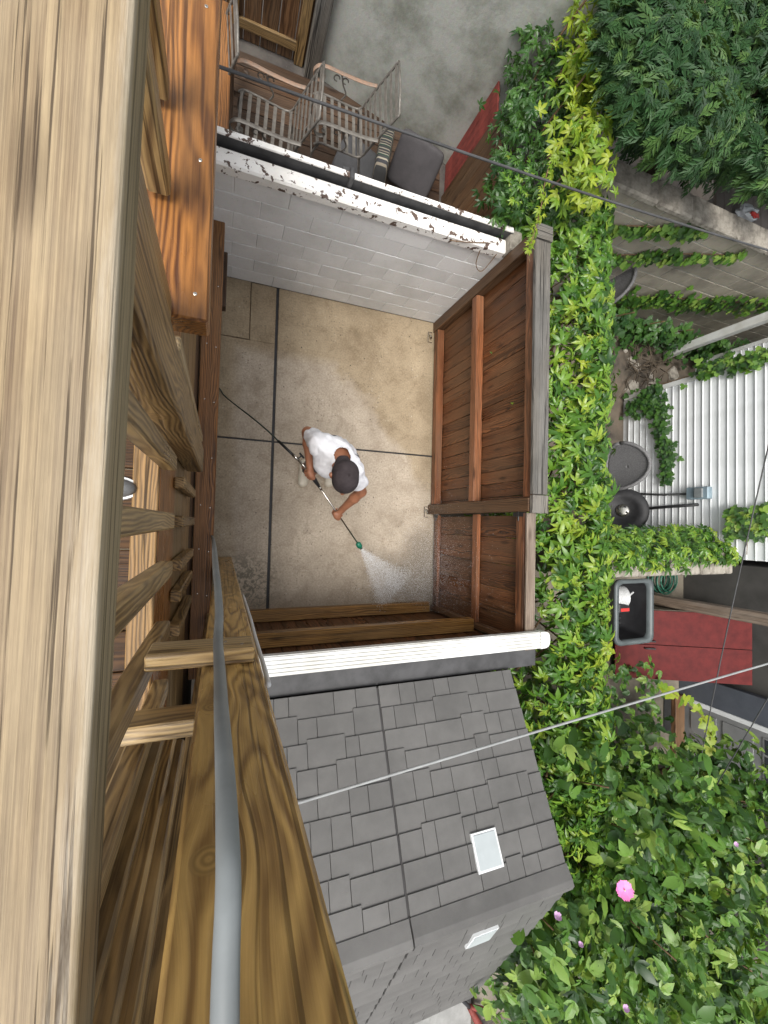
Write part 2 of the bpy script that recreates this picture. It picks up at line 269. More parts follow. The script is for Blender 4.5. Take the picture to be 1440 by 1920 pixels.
def concrete_mat():
    m, nt, n, l, b = nodes_of('patio_concrete')
    ge = n.new('ShaderNodeNewGeometry'); sep = n.new('ShaderNodeSeparateXYZ')
    l.new(ge.outputs['Position'], sep.inputs[0]); pos = ge.outputs['Position']
    X, Y = sep.outputs[0], sep.outputs[1]
    wob = noise(n, l, pos, 2.2, 5, 0.6); wv = math_(n, l, 'MULTIPLY', math_(n, l, 'SUBTRACT', wob.outputs[0], 0.5), 0.55)
    # scrubbed area: left of a slanting edge and below a straight edge
    e1 = math_(n, l, 'SUBTRACT', 1.79, Y)
    e2 = math_(n, l, 'SUBTRACT', math_(n, l, 'ADD', 2.05, wv), math_(n, l, 'ADD', math_(n, l, 'MULTIPLY', X, 0.75), math_(n, l, 'MULTIPLY', Y, 0.65)))
    e3 = math_(n, l, 'SUBTRACT', X, math_(n, l, 'ADD', 0.03, math_(n, l, 'MULTIPLY', wv, 0.35)))
    d = math_(n, l, 'MINIMUM', e3, math_(n, l, 'MINIMUM', e1, e2))
    mr = n.new('ShaderNodeMapRange'); mr.inputs[1].default_value = -0.02; mr.inputs[2].default_value = 0.12; l.new(d, mr.inputs[0])
    low = n.new('ShaderNodeMapRange'); low.inputs[1].default_value = 1.3; low.inputs[2].default_value = -0.1; low.inputs[3].default_value = 0; low.inputs[4].default_value = 0.75
    l.new(Y, low.inputs[0])
    cl = math_(n, l, 'MAXIMUM', mr.outputs[0], math_(n, l, 'MULTIPLY', low.outputs[0], wob.outputs[0]), True)
    blot = noise(n, l, pos, 1.7, 6, 0.65)
    dirt = ramp(n, [(0.3, (0.25, 0.185, 0.108)), (0.52, (0.35, 0.27, 0.168)), (0.75, (0.42, 0.33, 0.21))]); l.new(blot.outputs[0], dirt.inputs[0])
    clean = ramp(n, [(0.3, (0.36, 0.295, 0.22)), (0.7, (0.50, 0.42, 0.325))]); l.new(blot.outputs[0], clean.inputs[0])
    c = mixc(n, l, cl, dirt.outputs[0], clean.outputs[0])
    # aggregate speckle
    sp = n.new('ShaderNodeTexVoronoi'); sp.inputs['Scale'].default_value = 34; l.new(pos, sp.inputs['Vector'])
    spm = ramp(n, [(0.13, (1, 1, 1)), (0.32, (0, 0, 0))]); l.new(sp.outputs['Distance'], spm.inputs[0])
    gate = noise(n, l, pos, 3.5, 4, 0.6); gr = ramp(n, [(0.46, (0, 0, 0)), (0.64, (1, 1, 1))]); l.new(gate.outputs[0], gr.inputs[0])
    hs = n.new('ShaderNodeSeparateColor'); l.new(sp.outputs['Color'], hs.inputs[0])
    spd = math_(n, l, 'MULTIPLY', math_(n, l, 'MULTIPLY', spm.outputs[0], gr.outputs[0]), math_(n, l, 'GREATER_THAN', hs.outputs[0], 0.45))
    c = mixc(n, l, math_(n, l, 'MULTIPLY', spd, 0.75), c, (0.12, 0.095, 0.07))
    spl = math_(n, l, 'MULTIPLY', math_(n, l, 'MULTIPLY', spm.outputs[0], gr.outputs[0]), math_(n, l, 'LESS_THAN', hs.outputs[0], 0.22))
    c = mixc(n, l, math_(n, l, 'MULTIPLY', spl, 0.5), c, (0.62, 0.58, 0.5))
    fi = noise(n, l, pos, 55, 4, 0.7); c = mixc(n, l, 0.6, c, fi.outputs[0], 'OVERLAY')
    de = n.new('ShaderNodeHueSaturation'); de.inputs['Saturation'].default_value = 0.92; l.new(c, de.inputs['Color']); c = de.outputs[0]
    mo = noise(n, l, pos, 5.5, 8, 0.72, 0.6); mor = ramp(n, [(0.36, (0.62, 0.58, 0.52)), (0.5, (0.95, 0.94, 0.92)), (0.66, (1.08, 1.08, 1.08))]); l.new(mo.outputs[0], mor.inputs[0])
    c = mixc(n, l, 0.55, c, mor.outputs[0], 'MULTIPLY')
    # dirt trodden into the margins: along the block wall, the fence foot and the bottom rail
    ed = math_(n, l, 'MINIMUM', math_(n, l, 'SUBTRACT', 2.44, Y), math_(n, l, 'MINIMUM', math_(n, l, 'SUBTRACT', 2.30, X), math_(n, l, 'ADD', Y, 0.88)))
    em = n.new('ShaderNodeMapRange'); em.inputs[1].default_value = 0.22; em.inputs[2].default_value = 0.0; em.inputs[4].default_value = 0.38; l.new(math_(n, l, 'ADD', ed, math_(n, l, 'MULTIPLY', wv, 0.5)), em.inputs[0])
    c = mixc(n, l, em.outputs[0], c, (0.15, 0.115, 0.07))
    # scattered dark chips
    dv_ = n.new('ShaderNodeTexVoronoi'); dv_.inputs['Scale'].default_value = 9; l.new(pos, dv_.inputs['Vector'])
    dr_ = ramp(n, [(0.045, (1, 1, 1)), (0.07, (0, 0, 0))]); l.new(dv_.outputs['Distance'], dr_.inputs[0])
    hs2 = n.new('ShaderNodeSeparateColor'); l.new(dv_.outputs['Color'], hs2.inputs[0])
    c = mixc(n, l, math_(n, l, 'MULTIPLY', dr_.outputs[0], math_(n, l, 'GREATER_THAN', hs2.outputs[1], 0.55)), c, (0.05, 0.04, 0.03))
    # wet ring round the far corner and grime along the foot of the fence
    w1 = math_(n, l, 'ADD', math_(n, l, 'POWER', math_(n, l, 'SUBTRACT', X, 2.2), 2.0), math_(n, l, 'POWER', math_(n, l, 'ADD', Y, 0.55), 2.0))
    wet = n.new('ShaderNodeMapRange'); wet.inputs[1].default_value = 0.30; wet.inputs[2].default_value = 0.05; wet.inputs[4].default_value = 0.55
    l.new(math_(n, l, 'ADD', w1, wv), wet.inputs[0])
    c = mixc(n, l, wet.outputs[0], c, (0.13, 0.105, 0.075))
    # green-black grime by the support post
    g1 = math_(n, l, 'ADD', math_(n, l, 'POWER', math_(n, l, 'SUBTRACT', X, 0.25), 2.0), math_(n, l, 'POWER', math_(n, l, 'ADD', Y, 0.62), 2.0))
    g2 = n.new('ShaderNodeMapRange'); g2.inputs[1].default_value = 0.16; g2.inputs[2].default_value = 0.0; g2.inputs[4].default_value = 1.0; l.new(g1, g2.inputs[0])
    gn = noise(n, l, pos, 16, 5, 0.7, 1.5); grr = ramp(n, [(0.47, (0, 0, 0)), (0.56, (1, 1, 1))]); l.new(gn.outputs[0], grr.inputs[0])
    c = mixc(n, l, math_(n, l, 'MULTIPLY', math_(n, l, 'MULTIPLY', g2.outputs[0], grr.outputs[0]), 0.8), c, (0.10, 0.095, 0.07))
    # hairline cracks
    ck = n.new('ShaderNodeTexVoronoi'); ck.feature = 'DISTANCE_TO_EDGE'; ck.inputs['Scale'].default_value = 0.9
    wp = n.new('ShaderNodeVectorMath'); wp.operation = 'MULTIPLY_ADD'; l.new(gate.outputs['Color'], wp.inputs[0]); wp.inputs[1].default_value = (0.6, 0.6, 0); l.new(pos, wp.inputs[2])
    l.new(wp.outputs[0], ck.inputs['Vector']); cr = ramp(n, [(0.0, (1, 1, 1)), (0.008, (0, 0, 0))]); l.new(ck.outputs['Distance'], cr.inputs[0])
    c = mixc(n, l, math_(n, l, 'MULTIPLY', math_(n, l, 'MULTIPLY', cr.outputs[0], gr.outputs[0]), 0.25), c, (0.09, 0.075, 0.055))
    l.new(c, b.inputs['Base Color'])
    rr = n.new('ShaderNodeMapRange'); rr.inputs[3].default_value = 0.75; rr.inputs[4].default_value = 0.3; l.new(wet.outputs[0], rr.inputs[0]); l.new(rr.outputs[0], b.inputs['Roughness'])
    bump(n, l, b, math_(n, l, 'ADD', fi.outputs[0], math_(n, l, 'MULTIPLY', spd, -0.8)), 0.35, 0.004)
    MATS['patio'] = m
concrete_mat()

def block_mat(name, base, grime, flake=None, joint=0.0):
    m, nt, n, l, b = nodes_of(name)
    ge = n.new('ShaderNodeNewGeometry'); pos = ge.outputs['Position']; oi = n.new('ShaderNodeObjectInfo')
    a = noise(n, l, pos, 2.6, 6, 0.65); rp = ramp(n, [(0.34, grime), (0.58, base)]); l.new(a.outputs[0], rp.inputs[0])
    c = rp.outputs[0]
    hv = n.new('ShaderNodeHueSaturation'); l.new(c, hv.inputs['Color']); l.new(math_(n, l, 'ADD', math_(n, l, 'MULTIPLY', oi.outputs['Random'], 0.14), 0.93), hv.inputs['Value']); c = hv.outputs[0]
    f = noise(n, l, pos, 38, 5, 0.7); c = mixc(n, l, 0.18, c, f.outputs['Color'], 'OVERLAY')
    if flake:
        k = noise(n, l, pos, 17, 6, 0.62, 0.4); kr = ramp(n, [(0.565, (0, 0, 0)), (0.585, (1, 1, 1))]); l.new(k.outputs[0], kr.inputs[0])
        c = mixc(n, l, kr.outputs[0], c, flake)
    sp = noise(n, l, pos, 70, 2, 0.5); sr = ramp(n, [(0.69, (0, 0, 0)), (0.73, (1, 1, 1))]); l.new(sp.outputs[0], sr.inputs[0])
    c = mixc(n, l, math_(n, l, 'MULTIPLY', sr.outputs[0], 0.4), c, (0.2, 0.19, 0.17))
    l.new(c, b.inputs['Base Color']); b.inputs['Roughness'].default_value = 0.7
    bump(n, l, b, f.outputs[0], 0.4, 0.006)
    MATS[name] = m
block_mat('block_white', (0.80, 0.81, 0.81), (0.70, 0.71, 0.70))
block_mat('block_mortar', (0.78, 0.79, 0.79), (0.64, 0.65, 0.64))
block_mat('coping_flaked', (0.86, 0.85, 0.82), (0.74, 0.72, 0.67), (0.10, 0.065, 0.05))
block_mat('block_tan', (0.40, 0.36, 0.29), (0.25, 0.225, 0.185))
block_mat('stucco', (0.46, 0.47, 0.43), (0.24, 0.25, 0.21))
block_mat('soil', (0.12, 0.095, 0.07), (0.035, 0.03, 0.024))
block_mat('yard_concrete', (0.20, 0.175, 0.135), (0.09, 0.078, 0.06))  # concrete darkened too, with the yard's shade in its colour
block_mat('yard_dark', (0.09, 0.08, 0.07), (0.035, 0.03, 0.028))

def stripe_mat():
    m, nt, n, l, b = nodes_of('stripe'); tc = n.new('ShaderNodeTexCoord'); s = n.new('ShaderNodeSeparateXYZ'); l.new(tc.outputs['Object'], s.inputs[0])
    v = math_(n, l, 'FRACT', math_(n, l, 'MULTIPLY', s.outputs[1], 9.0))
    r = ramp(n, [(0, (0.05, 0.05, 0.055)), (0.2, (0.40, 0.36, 0.28)), (0.3, (0.06, 0.06, 0.06)), (0.5, (0.035, 0.07, 0.05)), (0.66, (0.42, 0.38, 0.30)), (0.74, (0.05, 0.05, 0.05)), (0.9, (0.3, 0.26, 0.2))])
    r.color_ramp.interpolation = 'CONSTANT'; l.new(v, r.inputs[0]); l.new(r.outputs[0], b.inputs['Base Color']); b.inputs['Roughness'].default_value = 0.85
    MATS['stripe'] = m
stripe_mat()
# ------------------------------------------------------------------ building helpers
def link(o, parent=None):
    C.objects.link(o)
    if parent is not None:
        o.parent = parent; o.matrix_parent_inverse = Matrix.Translation(-Vector(parent.get('_w', (0, 0, 0))))
    return o
def tag(o, label=None, cat=None, group=None, kind=None):
    if label: o['label'] = label
    if cat: o['category'] = cat
    if group: o['group'] = group
    if kind: o['kind'] = kind
    return o
def thing(name, label, cat, loc=(0, 0, 0), group=None):
    e = bpy.data.objects.new(name, None); e.empty_display_size = 0.1; e.location = loc; C.objects.link(e)
    ROOTLOC[e.name] = Vector(loc)
    return tag(e, label, cat, group)
ROOTLOC = {}
def wloc(o): return ROOTLOC.get(o.name, Vector((0, 0, 0)))
def attach(o, parent):
    """o carries world coordinates; keep them under parent."""
    C.objects.link(o)
    if parent is not None:
        o.parent = parent
        if tuple(parent.rotation_euler) != (0.0, 0.0, 0.0):      # a turned piece carries the child where it was built
            o.matrix_parent_inverse = (Matrix.Translation(wloc(parent)) @ parent.rotation_euler.to_matrix().to_4x4()).inverted()
            ROOTLOC[o.name] = o.location.copy()
        else:
            o.location = o.location - wloc(parent)
            ROOTLOC[o.name] = wloc(parent) + o.location
    else: ROOTLOC[o.name] = o.location.copy()
    return o
def mesh(name, V, F, mat, smooth=False):
    me = bpy.data.meshes.new(name); me.from_pydata([tuple(v) for v in V], [], F); me.update()
    if mat: me.materials.append(MATS[mat])
    if smooth: me.polygons.foreach_set('use_smooth', [True]*len(me.polygons))
    return me
class MB:
    def __init__(s): s.v = []; s.f = []
    def add(s, V, F):
        k = len(s.v); s.v += [Vector(v) for v in V]; s.f += [tuple(i+k for i in f) for f in F]
    def box(s, a, b):
        x0, y0, z0 = a; x1, y1, z1 = b
        s.add([(x0,y0,z0),(x1,y0,z0),(x1,y1,z0),(x0,y1,z0),(x0,y0,z1),(x1,y0,z1),(x1,y1,z1),(x0,y1,z1)],
              [(0,3,2,1),(4,5,6,7),(0,1,5,4),(1,2,6,5),(2,3,7,6),(3,0,4,7)])
    def tube(s, pts, r, n=8, caps=True, flat=None):
        pts = [Vector(p) for p in pts]; N = len(pts); rs = r if isinstance(r, (list, tuple)) else [r]*N
        k = len(s.v); prev = None
        for i, p in enumerate(pts):
            t = (pts[min(i+1, N-1)] - pts[max(i-1, 0)]).normalized()
            if prev is None:
                a = t.orthogonal().normalized() if flat is None else (Vector(flat) - t*Vector(flat).dot(t)).normalized()
            else:
                a = (prev - t*prev.dot(t)); a = a.normalized() if a.length > 1e-6 else t.orthogonal().normalized()
            prev = a; c = t.cross(a)
            for j in range(n):
                an = 2*math.pi*j/n
                s.v.append(p + a*math.cos(an)*rs[i] + c*math.sin(an)*(rs[i] if flat is None else rs[i]*0.25))
        for i in range(N-1):
            for j in range(n):
                j2 = (j+1) % n
                s.f.append((k+i*n+j, k+i*n+j2, k+(i+1)*n+j2, k+(i+1)*n+j))
        if caps:
            s.f.append(tuple(k+j for j in range(n))[::-1]); s.f.append(tuple(k+(N-1)*n+j for j in range(n)))
    def lathe(s, prof, c=(0,0,0), axis=(0,0,1), n=20):
        ax = Vector(axis).normalized(); a = ax.orthogonal().normalized(); bb = ax.cross(a); k = len(s.v); c = Vector(c)
        for r, h in prof:
            for j in range(n):
                an = 2*math.pi*j/n; s.v.append(c + ax*h + (a*math.cos(an) + bb*math.sin(an))*r)
        for i in range(len(prof)-1):
            for j in range(n):
                j2 = (j+1) % n; s.f.append((k+i*n+j, k+i*n+j2, k+(i+1)*n+j2, k+(i+1)*n+j))
        s.f.append(tuple(k+j for j in range(n))[::-1]); s.f.append(tuple(k+(len(prof)-1)*n+j for j in range(n)))
    def prism(s, poly, ext):
        """poly: list of 3-D points, ext: extrusion vector"""
        n = len(poly); e = Vector(ext); k = len(s.v)
        s.v += [Vector(p) for p in poly] + [Vector(p)+e for p in poly]
        s.f.append(tuple(range(k, k+n))[::-1]); s.f.append(tuple(range(k+n, k+2*n)))
        for i in range(n): j = (i+1) % n; s.f.append((k+i, k+j, k+n+j, k+n+i))
    def build(s, name, mat, parent=None, smooth=False, origin=None, fix=True):
        V = s.v; lo = Vector([min(v[i] for v in V) for i in range(3)]); hi = Vector([max(v[i] for v in V) for i in range(3)])
        o0 = Vector(origin) if origin is not None else Vector(((lo.x+hi.x)/2, (lo.y+hi.y)/2, lo.z))
        me = mesh(name, [v-o0 for v in V], s.f, mat, smooth)
        if fix:
            bm = bmesh.new(); bm.from_mesh(me); bmesh.ops.recalc_face_normals(bm, faces=bm.faces); bm.to_mesh(me); bm.free()
        o = bpy.data.objects.new(name, me); o.location = o0
        return attach(o, parent)
_cb = {}
def cbox_mesh(dx, dy, dz, c, mat):
    key = (round(dx, 4), round(dy, 4), round(dz, 4), c, mat)
    if key in _cb: return _cb[key]
    V = []; idx = {}
    h = (dx/2, dy/2, dz/2); c = min(c, min(h)*0.6)
    for sx in (-1, 1):
        for sy in (-1, 1):
            for sz in (-1, 1):
                for ax in range(3):
                    p = [sx*h[0], sy*h[1], sz*h[2]]
                    for q in range(3):
                        if q != ax: p[q] -= (sx, sy, sz)[q]*c
                    idx[(sx, sy, sz, ax)] = len(V); V.append(p)
    F = []
    for ax in range(3):
        o1, o2 = [q for q in range(3) if q != ax]
        for sg in (-1, 1):
            f = []
            for a, b_ in ((-1,-1),(1,-1),(1,1),(-1,1)):
                s3 = [0,0,0]; s3[ax] = sg; s3[o1] = a; s3[o2] = b_; f.append(idx[(*s3, ax)])
            F.append(tuple(f))
    for ax in range(3):
        o1, o2 = [q for q in range(3) if q != ax]
        for a in (-1, 1):
            for b_ in (-1, 1):
                s0 = [0,0,0]; s0[ax] = -1; s0[o1] = a; s0[o2] = b_; s1 = list(s0); s1[ax] = 1
                F.append((idx[(*s0, o1)], idx[(*s1, o1)], idx[(*s1, o2)], idx[(*s0, o2)]))
    for sx in (-1, 1):
        for sy in (-1, 1):
            for sz in (-1, 1): F.append(tuple(idx[(sx, sy, sz, a)] for a in range(3)))
    me = mesh('board', V, F, mat)
    bm = bmesh.new(); bm.from_mesh(me); bmesh.ops.recalc_face_normals(bm, faces=bm.faces); bm.to_mesh(me); bm.free()
    _cb[key] = me; return me
def board(name, lo, hi, mat, parent=None, along=None, c=0.004, jit=0.0):
    """one piece of timber (or block) between two corners; its grain runs along its local X"""
    d = [hi[i]-lo[i] for i in range(3)]; ctr = Vector([(hi[i]+lo[i])/2 for i in range(3)])
    if along is None: along = 'xyz'[d.index(max(d))]
    if along == 'x': dm = d; rot = (0, 0, 0)
    elif along == 'y': dm = (d[1], d[0], d[2]); rot = (0, 0, math.pi/2)
    else: dm = (d[2], d[1], d[0]); rot = (0, -math.pi/2, 0)
    o = bpy.data.objects.new(name, cbox_mesh(*dm, c, mat)); o.location = ctr; o.rotation_euler = rot
    if jit:
        o.rotation_euler.rotate(Euler((random.uniform(-jit, jit), random.uniform(-jit, jit), random.uniform(-jit, jit))))
    return attach(o, parent)
def board_mesh_at(name, M4, dims, mat, parent=None, c=0.004):
    o = bpy.data.objects.new(name, cbox_mesh(*dims, c, mat)); o.matrix_world = M4; o.location = M4.translation
    return attach(o, parent)
def copy_tree(o, parent=None):
    c = o.copy(); C.objects.link(c); c.parent = parent
    for ch in list(o.children): copy_tree(ch, c)
    return c

# ------------------------------------------------------------------ ground and patio
g = MB(); g.add([(-200,-200,-0.09),(200,-200,-0.09),(200,200,-0.09),(-200,200,-0.09)], [(0,1,2,3)])
tag(g.build('ground', 'soil', origin=(0,0,-0.09), fix=False), 'dark bare soil around the yards', None, None, 'structure')
patio = bpy.data.objects.new('patio', None); C.objects.link(patio); ROOTLOC['patio'] = Vector((0,0,0))
tag(patio, 'beige concrete patio of scored slabs, half washed', kind='structure')
XJ, YJ = 0.466, 0.827
def slab(x0, y0, x1, y1, z1=0.0): board('slab', (x0, y0, -0.088), (x1, y1, z1), 'patio', patio, c=0.004, along='x')
g2 = 0.009
gx = 0.014
slab(-1.4, YJ+g2, XJ-gx, 1.843, -0.001); slab(-1.4, 1.850, 0.197, 2.44, 0.003); slab(0.203, 1.8435, XJ-gx, 2.44, -0.0005)
slab(XJ+gx, YJ+g2, 2.42, 2.44, 0.0)
slab(-1.4, -1.03, XJ-gx, YJ-g2, -0.001); slab(XJ+gx, -1.03, 2.42, YJ-g2, 0.0005)
for a, b_ in (((-1.4, YJ-g2, -0.088), (2.42, YJ+g2, -0.012)), ((XJ-gx, -1.03, -0.0878), (XJ+gx, 2.44, -0.0122))):
    board('joint_filler', a, b_, 'rubber', patio, c=0.001)
yd = MB(); yd.box((3.05, -6.0, -0.088), (9.5, -0.55, -0.002)); tag(yd.build('neighbour_pavement', 'yard_concrete'), kind='structure')
yd = MB(); yd.box((-3.0, 2.66, -0.088), (3.05, 6.5, -0.004)); tag(yd.build('neighbour_terrace', 'yard_dark'), kind='structure')
yd = MB(); yd.box((-0.2, -6.5, -0.088), (3.0, -3.9, -0.003)); tag(yd.build('rear_path', 'pave'), kind='structure')
for i in range(5):
    for j in range(4):
        board('paver', (0.2+i*0.45, -6.2+j*0.45, -0.003), (0.64+i*0.45, -5.76+j*0.45, 0.022), 'pave', bpy.data.objects['rear_path'], c=0.008)

# ------------------------------------------------------------------ painted block wall
WALLTOP = 1.40
bw = thing('block_wall', 'white painted concrete block wall with flaking coping at the patio end', 'wall', (1.1, 2.55, 0))
core = MB(); core.box((-0.8, 2.447, 0), (2.40, 2.53, WALLTOP-0.08)); core.build('mortar_bed', 'block_mortar', bw)
for r_ in range(7):
    z0 = r_*0.19+0.004; off = 0.2*(r_ % 2)
    x = -0.8-off
    while x < 2.36:
        a, b_ = max(x+0.0025, -0.8), min(x+0.3975, 2.385)
        if b_-a > 0.05:
            board('block', (a, 2.441+random.uniform(-0.0015, 0.0015), z0), (b_, 2.50, z0+0.1855), 'block_white', bw, along='x', c=0.003)
        x += 0.4
board('coping', (-0.8, 2.425, WALLTOP-0.085), (2.27, 2.55, WALLTOP+0.012), 'coping_flaked', bw, along='x', c=0.014)
board('end_block', (2.275, 2.44, WALLTOP-0.08), (2.40, 2.62, WALLTOP+0.06), 'stone_rough', bw, c=0.01)
nr = thing('terrace_rail', 'dark rail with worn white top strip behind the flaked coping', 'rail', (1.0, 2.6, 0))
board('rail_board', (-0.8, 2.575, 1.20), (2.30, 2.615, 1.465), 'dark_grey', nr, along='x')
board('top_strip', (-0.8, 2.573, 1.467), (2.29, 2.617, 1.483), 'coping_flaked', nr, along='x')
for x in (-0.7, 0.75, 2.2): board('post', (x, 2.617, -0.004), (x+0.05, 2.66, 1.46), 'dark_grey', nr, along='z')
board('bracket', (0.80, 2.556, 1.40), (0.835, 2.64, 1.50), 'dark_grey', nr, c=0.006)

# ------------------------------------------------------------------ right-hand fence and gate
FX = 2.29; FT = 1.74
rf = thing('board_fence', 'reddish brown board fence with grey weathered cap beside the creeper', 'fence', (2.37, 1.3, 0))
board('post', (FX, 2.32, 0), (FX+0.09, 2.435, FT-0.006), 'w_brown', rf, 'z')
board('post', (FX-0.02, 0.135, 0), (FX+0.085, 0.245, FT-0.004), 'w_brown', rf, 'z')
board('rail', (FX+0.005, 0.25, 0.03), (FX+0.09, 2.315, 0.12), 'w_rail', rf, 'y')
board('rail', (FX+0.005, 0.25, 0.83), (FX+0.09, 2.315, 0.92), 'w_rail', rf, 'y')
board('rail', (FX+0.005, 0.25, FT-0.10), (FX+0.05, 2.315, FT-0.008), 'w_rail', rf, 'y')
y = 0.15; i = 0
while y < 2.40:
    w = random.choice((0.118, 0.124, 0.13)); board('fence_board', (FX+0.094+random.uniform(0, 0.004), y, 0.02), (FX+0.114+random.uniform(0, 0.003), min(y+w, 2.435), FT-0.012+random.uniform(-0.01, 0.004)), 'w_fence', rf, 'z', 0.002)
    y += w+0.004
board('cap_board', (FX-0.012, 0.27, FT), (FX+0.14, 2.33, FT+0.036), 'w_grey', rf, 'y', 0.005)
board('cap_board', (FX-0.015, 0.12, FT+0.003), (FX+0.145, 0.265, FT+0.041), 'w_grey', rf, 'y', 0.005)
board('cap_board', (FX-0.015, 2.335, FT+0.003), (FX+0.15, 2.46, FT+0.05), 'w_grey', rf, 'x', 0.005)
def bracket(y, parent):
    m = MB(); m.tube([(2.27, y+0.06, 0.012), (2.22, y+0.06, 0.012), (2.22, y-0.06, 0.012), (2.27, y-0.06, 0.012)], 0.006, 6); m.tube([(2.245, y+0.03, 0.01), (2.245, y-0.02, 0.05)], 0.012, 8)
    m.build('floor_bolt', 'chrome', parent)
bracket(2.25, rf)
gt = thing('yard_gate', 'wide plank gate with thin grey top edge next to the white capped fence', 'gate', (2.37, -0.4, 0))
board('stile', (FX+0.03, -0.985, 0.03), (FX+0.10, -0.93, 1.65), 'w_brown', gt, 'z')
board('rail', (FX+0.045, -0.93, 0.05), (FX+0.085, 0.125, 0.135), 'w_rail', gt, 'y')
board('rail', (FX+0.045, -0.93, 0.85), (FX+0.085, 0.125, 0.935), 'w_rail', gt, 'y')
board('rail', (FX+0.03, -0.93, 1.53), (FX+0.085, 0.125, 1.63), 'w_rail', gt, 'y')
board('top_edge', (FX+0.02, -0.985, 1.655), (FX+0.11, 0.125, 1.68), 'w_pale', gt, 'y')
y = -0.99
for w in (0.21, 0.23, 0.22, 0.24, 0.20):
    board('gate_board', (FX+0.09, y, 0.03), (FX+0.108, y+w-0.004, 1.645), 'w_fence', gt, 'z', 0.002); y += w
m = MB(); m.box((FX+0.022, 0.095, 1.50), (FX+0.032, 0.13, 1.62)); m.tube([(FX+0.027, 0.06, 1.56), (FX+0.027, 0.20, 1.56)], 0.008, 8); m.build('hinge', 'black', gt)
m = MB(); m.box((FX+0.022, 0.095, 0.08), (FX+0.032, 0.13, 0.16)); m.tube([(FX+0.027, 0.06, 0.12), (FX+0.027, 0.20, 0.12)], 0.008, 8); m.build('hinge', 'black', gt)
bracket(0.16, gt)

# ------------------------------------------------------------------ fence with the white cap
wf = thing('capped_fence', 'low plank fence with two brown rails and a ribbed white cap before the shed', 'fence', (1.3, -1.0, 0))
board('rail', (0.12, -1.0, 0.0), (2.28, -0.885, 0.085), 'w_yard', wf, 'x')
board('rail', (0.18, -1.0, 0.90), (2.285, -0.88, 0.985), 'w_yard', wf, 'x')
x = 0.0
while x < 2.36:
    w = random.choice((0.112, 0.118, 0.125)); board('fence_board', (x, -1.028+random.uniform(-0.002, 0.002), 0.02), (x+w, -1.006, 1.63), 'w_fence', wf, 'z', 0.002); x += w+0.004
for x in (0.02, 2.30): board('post', (x, -1.12, -0.01), (x+0.09, -1.032, 1.63), 'w_brown', wf, 'z')
board('under_cap', (0.0, -1.115, 1.635), (2.42, -0.90, 1.672), 'dark_grey', wf, 'x')
m = MB(); prof = [(-0.955, 1.69), (-0.955, 1.735)]
ny = 5
for k in range(ny):
    y0 = -0.955+0.125*(k/ny); y1 = -0.955+0.125*((k+0.8)/ny); y2 = -0.955+0.125*((k+1)/ny)
    prof += [(y0+0.001, 1.745), (y1, 1.745), (y1+0.001, 1.736), (y2, 1.736)]
prof += [(-0.828, 1.735), (-0.828, 1.69)]
m.prism([(0.06, a, b_) for a, b_ in prof], (2.34, 0, 0)); m.build('white_cap', 'white_cap', wf)
m = MB(); cc = []
for k in range(9): an = -math.pi/2+math.pi*k/8; cc.append((2.405+0.09*max(0, math.cos(an))**0.6, -0.8915+0.0675*math.copysign(abs(math.sin(an))**0.6, math.sin(an)), 1.685))
m.prism([(2.402, -0.959, 1.685)]+cc+[(2.402, -0.824, 1.685)], (0, 0, 0.066)); m.build('cap_end', 'white_cap', wf)

# ------------------------------------------------------------------ resin shed
sh = thing('storage_shed', 'grey resin storage shed with shingled gable roof and two skylights', 'shed', (1.03, -2.4, 0))
EY, EZ, RY, RZ, BY, BZ = -1.11, 1.70, -2.24, 2.33, -4.02, 1.27
SX0, SX1, SEAM = -0.10, 2.14, 1.03
m = MB(); m.box((SX0+0.08, EY-0.10, -0.01), (SX1-0.08, EY-0.05, EZ-0.05)); m.box((SX0+0.08, BY+0.05, -0.01), (SX1-0.08, BY+0.10, BZ-0.05))
for x in (SX0+0.08, SX1-0.13): m.prism([(x, EY-0.10, -0.01), (x, EY-0.10, EZ-0.05), (x, RY, RZ-0.06), (x, BY+0.10, BZ-0.05), (x, BY+0.10, -0.01)], (0.05, 0, 0))
m.build('wall', 'shed', sh)
def slope_frame(y0, z0, y1, z1):
    up = Vector((0, y1-y0, z1-z0)); L = up.length; up.normalize(); nr = Vector((1, 0, 0)).cross(up)
    if nr.z < 0: nr = -nr
    return Vector((0, y0, z0)), up, nr, L
